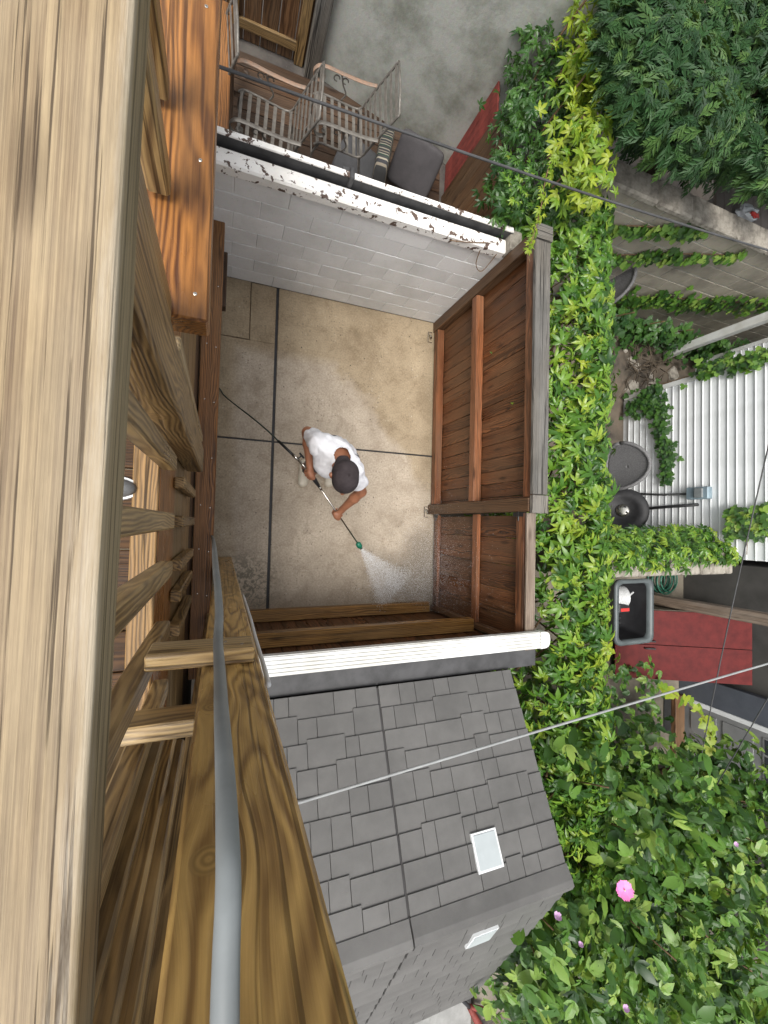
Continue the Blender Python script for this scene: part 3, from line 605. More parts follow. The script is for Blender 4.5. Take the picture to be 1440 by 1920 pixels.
def roof_side(y0, z0, y1, z1, rows, sky_rect):
    o0, up, nr, L = slope_frame(y0, z0, y1, z1)
    at = lambda x, s, h: Vector((x, 0, 0)) + o0 + up*s + nr*h
    m = MB(); m.prism([at(SX0+0.01, 0.01, -0.03), at(SX1-0.01, 0.01, -0.03), at(SX1-0.01, L, -0.03), at(SX0+0.01, L, -0.03)], nr*0.028)
    deckp = m.build('roof', 'shed_dark', sh)
    pitch = (L-0.06)/rows
    for r_ in range(rows):
        for side in ((SX0, SEAM-0.006), (SEAM+0.006, SX1)):
            x = side[0]
            while x < side[1]-0.001:
                w = random.choice((0.09, 0.12, 0.15, 0.19, 0.24, 0.29))
                if side[1]-(x+w) < 0.07: w = side[1]-x
                st = random.choice((0.0, 0.0, 0.022)) if r_ else 0.0
                s0 = r_*pitch - st + (0.0 if r_ else 0.0); s1 = (r_+1)*pitch + 0.012
                hb, ht = 0.013, 0.002
                a, b_ = x+0.0022, x+w-0.0022
                mm = MB(); mm.add([at(a, s0, -0.001), at(b_, s0, -0.001), at(b_, s1, -0.001), at(a, s1, -0.001), at(a, s0+0.003, hb), at(b_, s0+0.003, hb), at(b_, s1, ht), at(a, s1, ht)],
                                  [(0,3,2,1),(4,5,6,7),(0,1,5,4),(1,2,6,5),(2,3,7,6),(3,0,4,7)])
                mm.build('shingle', 'shed', deckp)
                x += w
    (xa, xb), (sa, sb) = sky_rect
    sk = MB(); sk.prism([at(xa, sa, 0.0), at(xb, sa, 0.0), at(xb, sb, 0.0), at(xa, sb, 0.0)], nr*0.022)
    s_ = sk.build('skylight', 'white_vinyl', sh)
    sk = MB(); q = 0.012; sk.prism([at(xa+q, sa+q, 0.022), at(xb-q, sa+q, 0.022), at(xb-q, sb-q, 0.022), at(xa+q, sb-q, 0.022)], nr*0.004); sk.build('pane', 'skylight', s_)
    return at, L
atF, LF = roof_side(EY, EZ, RY, RZ, 9, ((1.50, 1.68), (0.915, 1.11)))
atB, LB = roof_side(BY, BZ, RY, RZ, 14, ((1.50, 1.68), (1.64, 1.82)))
for a, b_ in ((SX0, SEAM-0.005), (SEAM+0.005, SX1)):
    m = MB(); w = 0.10
    pr = [atF(0, LF-w, 0.012), atF(0, LF-0.02, 0.028), Vector((0, RY, RZ+0.030)), atB(0, LB-0.02, 0.028), atB(0, LB-w, 0.012), atB(0, LB-w, 0.0), Vector((0, RY, RZ-0.02)), atF(0, LF-w, 0.0)]
    m.prism([p + Vector((a, 0, 0)) for p in pr], (b_-a, 0, 0)); m.build('ridge_cap', 'shed', sh)

# ------------------------------------------------------------------ deck on the left
DZ = H-1.69
dk = thing('timber_deck', 'raised timber deck with board floor and slatted skirt on the left', 'deck', (-0.6, 0.4, 0))
y = -2.7
while y < 3.2:
    board('deck_board', (-2.0, y, DZ-0.06), (-0.262, y+0.138, DZ-0.025), 'w_floor', dk, 'x', 0.003); y += 0.144
board('edge_board', (-0.298, -2.6, DZ-0.024), (-0.215, 0.27, DZ+0.004), 'w_edge', dk, 'y')
board('edge_board', (-0.298, 0.44, DZ-0.024), (-0.215, 0.93, DZ+0.004), 'w_edge', dk, 'y')
board('fascia_board', (-0.25, -2.7, DZ-0.52), (-0.212, 2.9, DZ-0.026), 'w_orange', dk, 'y')
board('skirt_board', (-0.248, -2.7, DZ-1.0), (-0.214, 2.9, DZ-0.525), 'w_deck', dk, 'y')
board('skirt_board', (-0.248, -2.7, DZ-1.55), (-0.214, 2.9, DZ-1.005), 'w_deck', dk, 'y')
board('skirt_board', (-0.248, -2.7, 0.0), (-0.214, 2.9, DZ-1.555), 'w_dark', dk, 'y')  # added dark board, stands in for the shade under the deck
for py in (905, 978, 1060, 1118, 1182):
    yb = P(345, py, H-2.12).y
    board('skirt_slat', (-0.21, yb-0.026, H-2.95), (-0.162, yb+0.026, H-2.12), 'w_deck', dk, 'z', 0.007)
board('edge_beam', (-0.205, -1.25, 0.66), (-0.057, 4.3, 0.80), 'w_beam', dk, 'y', 0.006)
for y in (-1.15, 0.9, 2.9): board('beam_post', (-0.19, y, -0.01), (-0.07, y+0.1, 0.659), 'w_dark', dk, 'z')
board('landing_plank', (-0.36, 0.495, H-1.215), (-0.048, 2.4, H-1.12), 'w_orange', dk, 'y', 0.006)
board('dark_plank', (-0.10, 1.94, 0.30), (-0.03, 4.6, 0.40), 'w_dark', dk, 'y')
for y in (2.1, 4.3): board('dark_plank_post', (-0.095, y, -0.01), (-0.035, y+0.06, 0.299), 'w_dark', dk, 'z')
board('filler_board', (-0.165, 0.452, H-2.62), (-0.118, 0.492, H-1.225), 'w_bal', dk, 'z', 0.005)
board('joist_block', (-0.21, -0.548, H-1.27), (-0.045, -0.505, H-1.165), 'w_bal', dk, 'x')
for x0, x1, y0, y1, d0, d1 in ((-0.125, -0.083, -0.72, -0.68, 1.45, 0.45), (-0.168, -0.106, -0.70, -0.66, 1.45, 0.45), (-0.25, -0.135, -0.68, -0.64, 1.6, 0.45), (-0.09, -0.036, -0.80, -0.74, 4.41, 0.45)):
    board('corner_stud', (x0, y0, H-d0), (x1, y1, H-d1), 'w_bal', dk, 'z', 0.007)

rl = thing('deck_railing', 'weathered deck railing with thick cap rail and square balusters close by', 'railing', (-0.15, 0.3, DZ))
# cap rail: a slightly worn square section with an uneven arris
m = MB(); NS = 60; sec = []
for k in range(28):
    an = 2*math.pi*k/28; cx_, sx_ = math.cos(an), math.sin(an)
    sec.append((math.copysign(abs(cx_)**0.13, cx_)*0.058, math.copysign(abs(sx_)**0.13, sx_)*0.040))
for s_ in range(NS+1):
    yy = -1.3+3.6*s_/NS
    for q, (a, b_) in enumerate(sec):
        jx = mnoise.noise(Vector((q*0.6, yy*5, 1.3)))*0.0018; jz = mnoise.noise(Vector((q*0.6, yy*4, 7.3)))*0.0018
        m.v.append(Vector((yy, a+jx, b_+jz)))
for s_ in range(NS):
    for q in range(28):
        q2 = (q+1) % 28; m.f.append((s_*28+q, s_*28+q2, (s_+1)*28+q2, (s_+1)*28+q))
m.f.append(tuple(range(28))); m.f.append(tuple(range(NS*28, NS*28+28)))
me = mesh('cap_rail', m.v, m.f, 'w_cap', True)
bm = bmesh.new(); bm.from_mesh(me); bmesh.ops.recalc_face_normals(bm, faces=bm.faces); bm.to_mesh(me); bm.free()
o = bpy.data.objects.new('cap_rail', me); o.rotation_euler = (0, 0, math.pi/2-0.011); o.location = (-0.1593, 0, H-0.49); attach(o, rl)
board('sub_rail', (-0.200, -1.25, H-0.60), (-0.160, 2.25, H-0.532), 'w_bal', rl, 'y')
for px, py, BD, xo in ((328, 868, 1.70, -0.16), (326, 977, 1.70, -0.16), (322, 1066, 1.70, -0.16), (314, 1178, 1.70, -0.16), (308, 1287, 1.70, -0.16), (305, 1392, 1.70, -0.16), (322, 598, 1.10, -0.128), (321, 366, 1.10, -0.14), (315, 188, 1.10, -0.152)):
    yb = P(px, py, H-BD).y+(0.0 if BD > 1.5 else 0.02)
    board('baluster', (xo-0.05, yb-0.029, H-BD), (xo, yb+0.029, H-0.602), 'w_bal', rl, 'z', 0.006)
board('rail_post', (-0.21, 0.29, H-2.75), (-0.115, 0.43, H-0.602), 'w_deck', rl, 'z', 0.007)

def screw(p, nrm, parent):
    m = MB(); m.lathe([(0.0045, -0.001), (0.0045, 0.0012), (0.0025, 0.0018)], p, nrm, 8); m.build('screw_head', 'chrome', parent)
for y in (-0.6, -0.25, 0.1, 0.5, 0.95, 1.4, 1.9): screw((-0.09, y, 0.80), (0, 0, 1), dk); screw((-0.16, y+0.02, 0.80), (0, 0, 1), dk)
for y in (0.56, 0.9, 1.3): screw((-0.08, y, H-1.12), (0, 0, 1), dk); screw((-0.20, y, H-1.12), (0, 0, 1), dk)
sp = thing('support_post', 'thick yellow brown support post with big knots beside the grey cable', 'post', (0.035, -0.42, 0))
board('post', (-0.033, -0.495, -0.01), (0.104, -0.355, H-0.12), 'w_post', sp, 'z', 0.006)
screw((0.06, -0.316, H-1.14), (0, 1, 0), sp); screw((0.02, -0.316, H-1.17), (0, 1, 0), sp)
board('cross_brace', (-0.155, -0.354, H-1.215), (0.089, -0.316, H-1.097), 'w_bal', sp, 'x')
m = MB(); 
pts = []
for px, py, d_ in ((396, 1003, 3.95), (398, 1007, 3.4), (400, 1014, 2.5), (402, 1030, 1.75), (404, 1058, 1.35), (408, 1100, 1.12), (411, 1150, 0.98), (409, 1200, 0.86), (412, 1260, 0.70), (415, 1330, 0.56), (422, 1450, 0.42), (427, 1580, 0.345), (428, 1680, 0.315), (424, 1800, 0.295), (421, 1960, 0.275), (420, 2200, 0.25)):
    pts.append(P(px, py, H-d_))
def smooth_pts(pts, n=6):
    out = []
    for i in range(len(pts)-1):
        p0, p1, p2, p3 = pts[max(i-1, 0)], pts[i], pts[i+1], pts[min(i+2, len(pts)-1)]
        for k in range(n):
            t = k/n; out.append(0.5*((2*p1)+(p2-p0)*t+(2*p0-5*p1+4*p2-p3)*t*t+(3*p1-p0-3*p2+p3)*t**3))
    return out+[pts[-1]]
m.tube(smooth_pts(pts), 0.0088, 16)
tag(m.build('grey_cable', 'cable_grey', None, True), 'smooth grey cable running down the face of the support post', 'cable')
m = MB(); m.tube(smooth_pts([Vector(p) for p in ((0.112, -0.37, H-0.98), (0.115, -0.375, H-1.12), (0.113, -0.37, H-1.4), (0.116, -0.372, H-1.7), (0.112, -0.368, H-2.2))]), 0.006, 8)
tag(m.build('hanging_rope', 'white_plastic', None, True), 'white rope hanging along the edge of the support post', 'rope')

# a shoe tip on the deck boards
shoe = thing('shoe', 'grey shoe toe with white sole on the deck behind the rail', 'shoe', (-0.36, 0.10, DZ-0.025))
def sole(z0, z1, grow, n=22):
    a = []
    for k in range(n):
        an = 2*math.pi*k/n; a.append((-0.40+(0.125+grow)*math.copysign(abs(math.cos(an))**0.8, math.cos(an)), 0.105+(0.046+grow)*math.copysign(abs(math.sin(an))**0.85, math.sin(an)), z0))
    return a
m = MB(); m.prism(sole(DZ-0.0245, 0, 0.0), (0, 0, 0.028)); m.build('sole', 'white_plastic', shoe)
m = MB()
for k, (gz, gr) in enumerate(((0.0042, -0.008), (0.025, -0.012), (0.045, -0.024), (0.052, -0.040))):
    m.v += [Vector(p) for p in sole(DZ+gz, 0, gr)]
for k in range(3):
    for j in range(22): j2 = (j+1) % 22; m.f.append((k*22+j, k*22+j2, (k+1)*22+j2, (k+1)*22+j))
m.f.append(tuple(range(22))[::-1]); m.f.append(tuple(range(66, 88))); m.build('upper', 'shoe_grey', shoe, True)

# ------------------------------------------------------------------ smooth bodies: distance field + surface nets
def surfnet(D, org, h):
    s = D < 0
    nx, ny, nz = D.shape
    cnt = sum(s[a:nx-1+a, b:ny-1+b, c:nz-1+c].astype(np.int8) for a in (0,1) for b in (0,1) for c in (0,1))
    mask = (cnt > 0) & (cnt < 8); idx = -np.ones(mask.shape, np.int64); ijk = np.argwhere(mask); idx[mask] = np.arange(len(ijk))
    acc = np.zeros((len(ijk), 3)); num = np.zeros(len(ijk))
    for ax in range(3):
        for a in (0, 1):
            for b in (0, 1):
                o = [0, 0, 0]; o1, o2 = [q for q in range(3) if q != ax]; o[o1] = a; o[o2] = b; e = list(o); e[ax] = 1
                d0 = D[tuple((ijk+o).T)]; d1 = D[tuple((ijk+e).T)]; cr = (d0 < 0) != (d1 < 0)
                t = np.where(cr, d0/np.where(cr, d0-d1, 1), 0); p = np.tile(np.array(o, float), (len(ijk), 1)); p[:, ax] = t
                acc[cr] += p[cr]; num[cr] += 1
    V = (ijk+acc/num[:, None])*h+org
    F = []
    for ax in range(3):
        o1, o2 = [(1, 2), (2, 0), (0, 1)][ax]
        sl0 = [slice(1, -1)]*3; sl0[ax] = slice(0, -1); sl1 = list(sl0); sl1[ax] = slice(1, None)
        ch = s[tuple(sl0)] != s[tuple(sl1)]; g_ = np.argwhere(ch); base = g_.copy(); base[:, o1] += 1; base[:, o2] += 1
        if len(base) == 0: continue
        e1 = np.zeros(3, int); e1[o1] = 1; e2 = np.zeros(3, int); e2[o2] = 1
        q = np.stack([idx[tuple((base-e1-e2).T)], idx[tuple((base-e2).T)], idx[tuple(base.T)], idx[tuple((base-e1).T)]], 1)
        ins = s[tuple(base.T)]; q[~ins] = q[~ins][:, ::-1]; F.append(q)
    return V, np.concatenate(F)
def blob(name, prims, mat, parent, h=0.008, k=0.02, smooth_it=2):
    """prims: (a, b, ra, rb[, k]) round cones, smoothly joined into one surface"""
    lo = np.min([np.minimum(np.array(p[0])-p[2], np.array(p[1])-p[3]) for p in prims], 0)-0.05
    hi = np.max([np.maximum(np.array(p[0])+p[2], np.array(p[1])+p[3]) for p in prims], 0)+0.05
    n = np.ceil((hi-lo)/h).astype(int)+1; D = np.full(n, 0.2, np.float32)
    for p in prims:
        a, b, ra, rb = np.array(p[0], float), np.array(p[1], float), p[2], p[3]; kk = p[4] if len(p) > 4 else k
        l_ = np.maximum(np.floor((np.minimum(a-ra, b-rb)-0.06-lo)/h).astype(int), 0); u_ = np.minimum(np.ceil((np.maximum(a+ra, b+rb)+0.06-lo)/h).astype(int)+1, n)
        G = np.stack(np.meshgrid(*[lo[i]+h*np.arange(l_[i], u_[i]) for i in range(3)], indexing='ij'), -1)
        ab = b-a; t = np.clip(((G-a)@ab)/max(ab@ab, 1e-9), 0, 1)
        d = np.linalg.norm(G-a-t[..., None]*ab, axis=-1)-(ra+(rb-ra)*t)
        sl = tuple(slice(l_[i], u_[i]) for i in range(3)); o = D[sl]
        hh = np.clip(0.5+0.5*(o-d)/kk, 0, 1); D[sl] = np.minimum(o, o*(1-hh)+d*hh-kk*hh*(1-hh))
    V, F = surfnet(D, lo, h)
    o0 = Vector(((lo[0]+hi[0])/2, (lo[1]+hi[1])/2, lo[2]+0.05))
    me = bpy.data.meshes.new(name); me.from_pydata([tuple(v) for v in V-np.array(o0)], [], [tuple(f) for f in F.tolist()]); me.update()
    bm = bmesh.new(); bm.from_mesh(me)
    for _ in range(smooth_it): bmesh.ops.smooth_vert(bm, verts=bm.verts, factor=0.4, use_axis_x=True, use_axis_y=True, use_axis_z=True)
    bmesh.ops.recalc_face_normals(bm, faces=bm.faces); bm.to_mesh(me); bm.free()
    me.polygons.foreach_set('use_smooth', [True]*len(me.polygons)); me.materials.append(MATS[mat])
    o = bpy.data.objects.new(name, me); o.location = o0
    return attach(o, parent)

# ------------------------------------------------------------------ the man with the pressure washer
V3 = lambda *a: np.array(a, float)
GA = np.array(P(584, 891, 0.97)); GB = np.array(P(671, 1019, 0.61)); WD = (GB-GA)/np.linalg.norm(GB-GA)
fwd = V3(-0.59, -0.81, 0); rgt = V3(-0.81, 0.59, 0); upv = V3(0, 0, 1)
hipc = V3(0.915, 0.575, 0.92); shc = V3(0.79, 0.50, 1.40)
shR, shL = V3(0.655, 0.585, 1.375), V3(0.925, 0.405, 1.375)
elR, elL = np.array(P(577, 811, 1.13)), np.array(P(677, 922, 1.09))
hfw = V3(0.06, -0.998, 0); hrt = V3(-0.998, -0.06, 0)
head = V3(*P(645, 893, 1.56)); neck = shc+V3(0.0, -0.03, 0.06)
hR = GA + V3(-0.012, 0.012, 0.0); hL = GA+WD*np.linalg.norm(GB-GA)*0.53
wrR = elR+(hR-elR)*0.76; wrL = elL+(hL-elL)*0.80
kn = {1: V3(0.80, 0.555, 0.50), -1: V3(1.055, 0.56, 0.50)}
an = {1: V3(0.79, 0.575, 0.09), -1: V3(1.06, 0.59, 0.09)}
body = []
body += [(hipc+rgt*0.06, hipc-rgt*0.06, 0.115, 0.115), (hipc, shc-V3(0, 0, 0.10), 0.12, 0.135, 0.05)]
body += [(shR-rgt*0.05+V3(0,0,-.02), shL+rgt*0.05+V3(0,0,-.02), 0.075, 0.075, 0.05), (shc, head+V3(0, 0.02, -0.05), 0.062, 0.058, 0.03)]
body += [(head+V3(0.005, 0.03, 0.02), head+hfw*0.03+V3(0, 0, -0.01), 0.085, 0.082, 0.02), (head+hfw*0.05+V3(0, 0, -0.07), head+hfw*0.055+V3(0, 0, -0.085), 0.058, 0.045, 0.03)]
body += [(head+hfw*0.105+V3(0, 0, -0.02), head+hfw*0.115+V3(0, 0, -0.055), 0.012, 0.018, 0.012)]               # nose
for s_ in (1, -1):
    body += [(head+hrt*s_*0.085+V3(0, 0, -0.025), head+hrt*s_*0.092-hfw*0.012+V3(0, 0, 0.0), 0.014, 0.018, 0.008)]  # ears
    hp = hipc+rgt*s_*0.09
    body += [(hp, kn[s_], 0.088, 0.058, 0.04), (kn[s_], an[s_], 0.055, 0.038, 0.03), (an[s_]+V3(0, 0.02, -0.03), an[s_]+V3(0, -0.15, -0.05), 0.035, 0.03)]
for s_, sh_, el_, wr_, hd_ in ((1, shR, elR, wrR, hR), (-1, shL, elL, wrL, hL)):
    body += [(sh_, el_, 0.055, 0.043, 0.03), (el_, el_+(wr_-el_)*0.35, 0.044, 0.043, 0.02), (el_+(wr_-el_)*0.35, wr_, 0.043, 0.029, 0.02)]
    # hand: palm and five fingers closing round the wand
    ax = (hd_-wr_)/np.linalg.norm(hd_-wr_); side = np.cross(WD, ax); side /= np.linalg.norm(side)
    if side[2] < 0: side = -side
    palm = hd_+side*0.030
    body += [(wr_+(palm-wr_)*0.1, palm, 0.026, 0.03, 0.02), (palm-WD*0.03, palm+WD*0.03, 0.022, 0.022, 0.015)]
    out = np.cross(WD, side); out /= np.linalg.norm(out)
    if np.dot(out, ax) < 0: out = -out
    for f_, off in enumerate((-0.034, -0.012, 0.011, 0.032)):
        ln = (0.85, 1.0, 0.95, 0.78)[f_]; base = palm+WD*off+out*0.018
        k1 = hd_+WD*off+out*0.036*ln+side*0.012; k2 = hd_+WD*off+out*0.028*ln-side*0.022; k3 = hd_+WD*off-out*0.006-side*0.028
        body += [(base, k1, 0.0105, 0.010, 0.006), (k1, k2, 0.0098, 0.009, 0.004), (k2, k3, 0.009, 0.008, 0.004)]
    t0 = palm-out*0.018-WD*s_*0.01; t1 = hd_-out*0.034+WD*0.02+side*0.012; t2 = hd_-out*0.018+WD*0.035-side*0.012
    body += [(t0, t1, 0.014, 0.011, 0.008), (t1, t2, 0.011, 0.0095, 0.004)]
person = blob('person', body, 'skin', None, 0.0065, 0.012, 1)
tag(person, 'man in white T-shirt and dark cap bending over a spray lance', 'person')
# eyes and mouth as small dark shapes are under the cap brim and face the floor
shirt = [(hipc+rgt*0.06+V3(0,0,-0.03), hipc-rgt*0.06+V3(0,0,-0.03), 0.150, 0.150), (hipc+V3(0,0,-0.03), shc-V3(0, 0, 0.12), 0.155, 0.165, 0.06), (shR-rgt*0.04, shL+rgt*0.04, 0.098, 0.098, 0.05),
         (shc+fwd*-0.02, shc+fwd*0.0+V3(0,0,0.03), 0.10, 0.085, 0.05), (shR, shR+(elR-shR)*0.52, 0.082, 0.075, 0.03), (shL, shL+(elL-shL)*0.55, 0.082, 0.073, 0.03),
         (hipc+fwd*0.10+V3(0,0,0.04), hipc+fwd*0.07+V3(0,0,0.2), 0.09, 0.09, 0.06)]
so = blob('t_shirt', shirt, 'shirt', person, 0.006, 0.03, 2)
nor = [v.normal.copy() for v in so.data.vertices]
for v, vn in zip(so.data.vertices, nor):      # soft creases running from shoulder to hip
    q = v.co.copy(); w_ = mnoise.noise(Vector((q.x*22+q.y*9, q.y*16-q.x*6, q.z*5)))*0.013+mnoise.noise(Vector((q.x*9, q.y*9, q.z*4+3)))*0.012+mnoise.noise(Vector((q.x*48+q.y*22, q.y*34-q.x*15, q.z*14)))*0.0035
    v.co = q+vn*w_
# neckline: cut the shirt open round the neck so that skin shows
bm = bmesh.new(); bm.from_mesh(so.data); lc = so.location+ROOTLOC[person.name]
nk = Vector(neck+V3(0.012, 0.02, 0.03)); kill = [v for v in bm.verts if ((v.co+lc)-nk).length < 0.064]
bmesh.ops.delete(bm, geom=kill, context='VERTS'); bm.to_mesh(so.data); bm.free()
sm = so.modifiers.new('thickness', 'SOLIDIFY'); sm.thickness = 0.003
tr = []
for s_ in (1, -1):
    hp = hipc+rgt*s_*0.09
    tr += [(hp+V3(0, 0, 0.02), kn[s_]+V3(0, 0, -0.05), 0.112, 0.086, 0.03), (hipc+rgt*0.07, hipc-rgt*0.07, 0.128, 0.128, 0.04)]
blob('shorts', tr, 'shorts', person, 0.009, 0.03, 2)
capc = head+V3(0.004, -0.005, 0.035); hfw = V3(0.06, -0.998, 0); hrt = V3(-0.998, -0.06, 0)
cp = blob('baseball_cap', [(capc-hfw*0.025, capc+hfw*0.022+V3(0,0,-0.004), 0.094, 0.092, 0.02), (capc+V3(0,0,0.098), capc+V3(0,0,0.10), 0.008, 0.008, 0.01),
     (capc-hfw*0.03+V3(0,0,-0.04), capc+hfw*0.03+V3(0,0,-0.04), 0.088, 0.088, 0.02)], 'cap_cloth', person, 0.006, 0.02, 1)
brim = MB(); bp_ = []
for k in range(13):
    q = -1+2*k/12; bp_.append(Vector(capc+hrt*q*0.066-hfw*(0.09+0.065*(1-abs(q)**3.5))+V3(0, 0, -0.045-0.02*q*q)))
inn = [Vector(capc+hrt*(-1+2*k/12)*0.072-hfw*0.055*(1-(-1+2*k/12)**2*0.5)+V3(0, 0, -0.03)) for k in range(13)]
n0 = len(bp_); brim.v = bp_+inn+[p-Vector((0,0,0.005)) for p in bp_]+[p-Vector((0,0,0.005)) for p in inn]
for k in range(12):
    brim.f += [(k, k+1, n0+k+1, n0+k), (2*n0+k, 3*n0+k, 3*n0+k+1, 2*n0+k+1), (k, 2*n0+k, 2*n0+k+1, k+1)]
brim.build('cap_brim', 'cap_cloth', person, True)
for s_ in (1, -1):
    a = an[s_]; a = V3(a[0]-0.005*s_, a[1], 0)
    cr = blob('clog', [(a+V3(0, 0.045, 0.04), a+V3(0, -0.10, 0.036), 0.042, 0.05, 0.02), (a+V3(0, -0.10, 0.036), a+V3(-0.012, -0.16, 0.034), 0.052, 0.042, 0.02), (a+V3(0,0.04,0.022), a+V3(0,-0.15,0.022), 0.045, 0.05, 0.01)], 'croc', person, 0.006, 0.02, 1)
    vz = [v for v in cr.data.vertices]
    z0 = min(v.co.z for v in vz); base = -(cr.location.z+ROOTLOC[person.name].z)
    for v in vz: v.co.z = max(v.co.z, base+0.001)
    for q in range(9):
        hx, hy = ((q % 3)-1)*0.022, -0.09-0.026*(q//3); hm = MB(); hm.lathe([(0.006, 0.0), (0.006, 0.003)], (a[0]+hx, a[1]+hy, 0.083-0.02*abs((q % 3)-1)*0.6-0.004*(q//3)), (0, 0, 1), 8); hm.build('vent_hole', 'dark_grey', cr)

wand = thing('pressure_washer_lance', 'long steel spray lance with black trigger gun and green nozzle', 'spray lance', tuple(GA))
m = MB(); m.tube([Vector(GA+WD*0.10), Vector(GB)], 0.0075, 10); m.build('lance_tube', 'chrome', wand, True)
m = MB(); m.tube([Vector(GA-WD*0.02), Vector(GA+WD*0.05), Vector(GA+WD*0.13)], [0.017, 0.02, 0.013], 12); m.build('grip', 'black', wand, True)
m = MB(); m.tube([Vector(GA+WD*0.125), Vector(GA+WD*0.165)], 0.012, 10); m.build('collar', 'chrome', wand, True)
m = MB(); m.lathe([(0.010, -0.012), (0.024, 0.0), (0.028, 0.02), (0.026, 0.045), (0.016, 0.062)], GB, WD, 16); nz = m.build('nozzle', 'green_nozzle', wand, True)
m = MB(); m.lathe([(0.0155, 0.060), (0.015, 0.072)], GB, WD, 16); m.build('nozzle_tip', 'black', nz)
m = MB(); q1 = GA-WD*0.0; m.tube([Vector(q1), Vector(q1+V3(-0.03, 0.03, -0.05)), Vector(q1+V3(-0.045, 0.045, -0.10))], [0.016, 0.017, 0.018], 10); m.build('handle', 'black', wand, True)
hp_ = [P(577, 881, 0.96), P(558, 861, 0.94), P(540, 844, 0.90), P(522, 827, 0.84), P(500, 806, 0.72), P(470, 781, 0.50), P(440, 758, 0.22), P(420, 741, 0.06), Vector((-0.12, 1.34, 0.015)), Vector((-0.6, 1.6, 0.012)), Vector((-1.2, 1.5, 0.012))]
m = MB(); m.tube([hp_[0], hp_[1]], 0.011, 10); m.build('hose_fitting', 'chrome', wand, True)
m = MB(); m.tube([hp_[1], hp_[1].lerp(hp_[2], 0.5)], 0.014, 10); m.build('swivel', 'chrome', wand, True)
vp = hp_[1]; m = MB(); m.tube([vp, vp+Vector((0.03, 0.03, 0.01))], 0.006, 8); m.tube([vp+Vector((0.012, 0.052, 0.01)), vp+Vector((0.05, 0.012, 0.01))], 0.009, 8); m.build('valve_lever', 'black', wand, True)
m = MB(); m.tube([hp_[1].lerp(hp_[2], 0.5), hp_[2], hp_[3]], 0.012, 10); m.build('hose_cuff', 'black', wand, True)
m = MB(); m.tube(smooth_pts(hp_[3:]), 0.0065, 8); m.build('hose', 'hose_dark', wand, True)

# spray of water: nested cones of fine mist plus droplets
aim = Vector(P(742, 1112, 0.0)); tip = Vector(GB+WD*0.075); ad = (aim-tip); AL = ad.length
spr = thing('water_spray', 'white fan of spray water from the green nozzle to the floor', 'water spray', tuple(aim)); spr['kind'] = 'stuff'
a = ad.cross(Vector((0, 0, 1))).normalized(); b_ = ad.normalized().cross(a)
NS = 30; jets = [(random.uniform(-1, 1), random.gauss(0, 0.35)) for _ in range(NS)]
def drops(name, pts, mat):
    n = len(pts); A = np.zeros((n*6, 3)); oct_ = np.array(((1,0,0),(-1,0,0),(0,1,0),(0,-1,0),(0,0,1),(0,0,-1)), float)
    for i, (p, r0) in enumerate(pts): A[i*6:i*6+6] = oct_*r0+np.array(p)
    F0 = ((0,2,4),(2,1,4),(1,3,4),(3,0,4),(2,0,5),(1,2,5),(3,1,5),(0,3,5))
    dm = MB(); dm.v = [Vector(q) for q in A]; dm.f = [tuple(v+i*6 for v in f) for i in range(n) for f in F0]; dm.build(name, mat, spr, fix=False)
dp = []
for k in range(15000):
    t = random.random()**0.75; ju, jv = random.choice(jets) if random.random() < 0.75 else (random.uniform(-1.1, 1.1), random.gauss(0, 0.4))
    u = ju*0.24*t+random.gauss(0, 0.012+0.05*t*t); v = jv*0.05*t+random.gauss(0, 0.008+0.02*t)
    p = tip+ad*t+a*u+b_*v; p.z = max(p.z, 0.008); dp.append((p, random.uniform(0.0010, 0.0023)*(0.8+0.6*t)))
for k in range(9000):       # splash cloud where the fan meets the floor
    p = aim+Vector((random.gauss(0.12, 0.26), random.gauss(0.06, 0.16), abs(random.gauss(0, 0.14))+0.008))
    if p.x < 2.27 and p.y > -0.86: dp.append((p, random.uniform(0.0010, 0.0022)))
for k in range(13000):       # mist drifting along the gate
    p = Vector((2.24-abs(random.gauss(0, 0.22)), -0.45+random.gauss(0, 0.32), abs(random.gauss(0.3, 0.4))+0.01))
    if p.y > -0.86: dp.append((p, random.uniform(0.0008, 0.0017)))
drops('droplets', dp, 'droplet')

# ------------------------------------------------------------------ leaves
def leaflet(L, w, fold=0.18, droop=0.15):
    pts = [(0, 0, 0), (0.28*L, 0.75*w, fold*w), (0.62*L, 0.85*w, fold*w-droop*L*0.4), (L, 0, -droop*L), (0.62*L, -0.85*w, fold*w-droop*L*0.4), (0.28*L, -0.75*w, fold*w), (0.32*L, 0, 0), (0.66*L, 0, -droop*L*0.4)]
    return pts, [(0, 1, 6), (6, 1, 2, 7), (7, 2, 3), (0, 6, 5), (6, 7, 4, 5), (7, 3, 4)]
def palmate(L=1.0):
    V, F = [], []
    for an_, s_ in ((0, 1.0), (0.85, 0.9), (-0.85, 0.9), (1.7, 0.66), (-1.7, 0.66)):
        p, f = leaflet(0.60*L*s_, 0.112*L*s_, 0.3, 0.38); k = len(V); ca, sa = math.cos(an_), math.sin(an_)
        V += [(x*ca-y*sa, x*sa+y*ca, z) for x, y, z in p]; F += [tuple(i+k for i in q) for q in f]
    return np.array(V), F
def lobed(L=1.0):
    V, F = [], []
    for an_, s_, w in ((0, 1.0, 0.26), (0.75, 0.6, 0.26), (-0.75, 0.6, 0.26)):
        p, f = leaflet(L*s_, w*L*s_, 0.2, 0.2); k = len(V); ca, sa = math.cos(an_), math.sin(an_)
        V += [(x*ca-y*sa, x*sa+y*ca, z+0.002*(an_ != 0)) for x, y, z in p]; F += [tuple(i+k for i in q) for q in f]
    return np.array(V), F
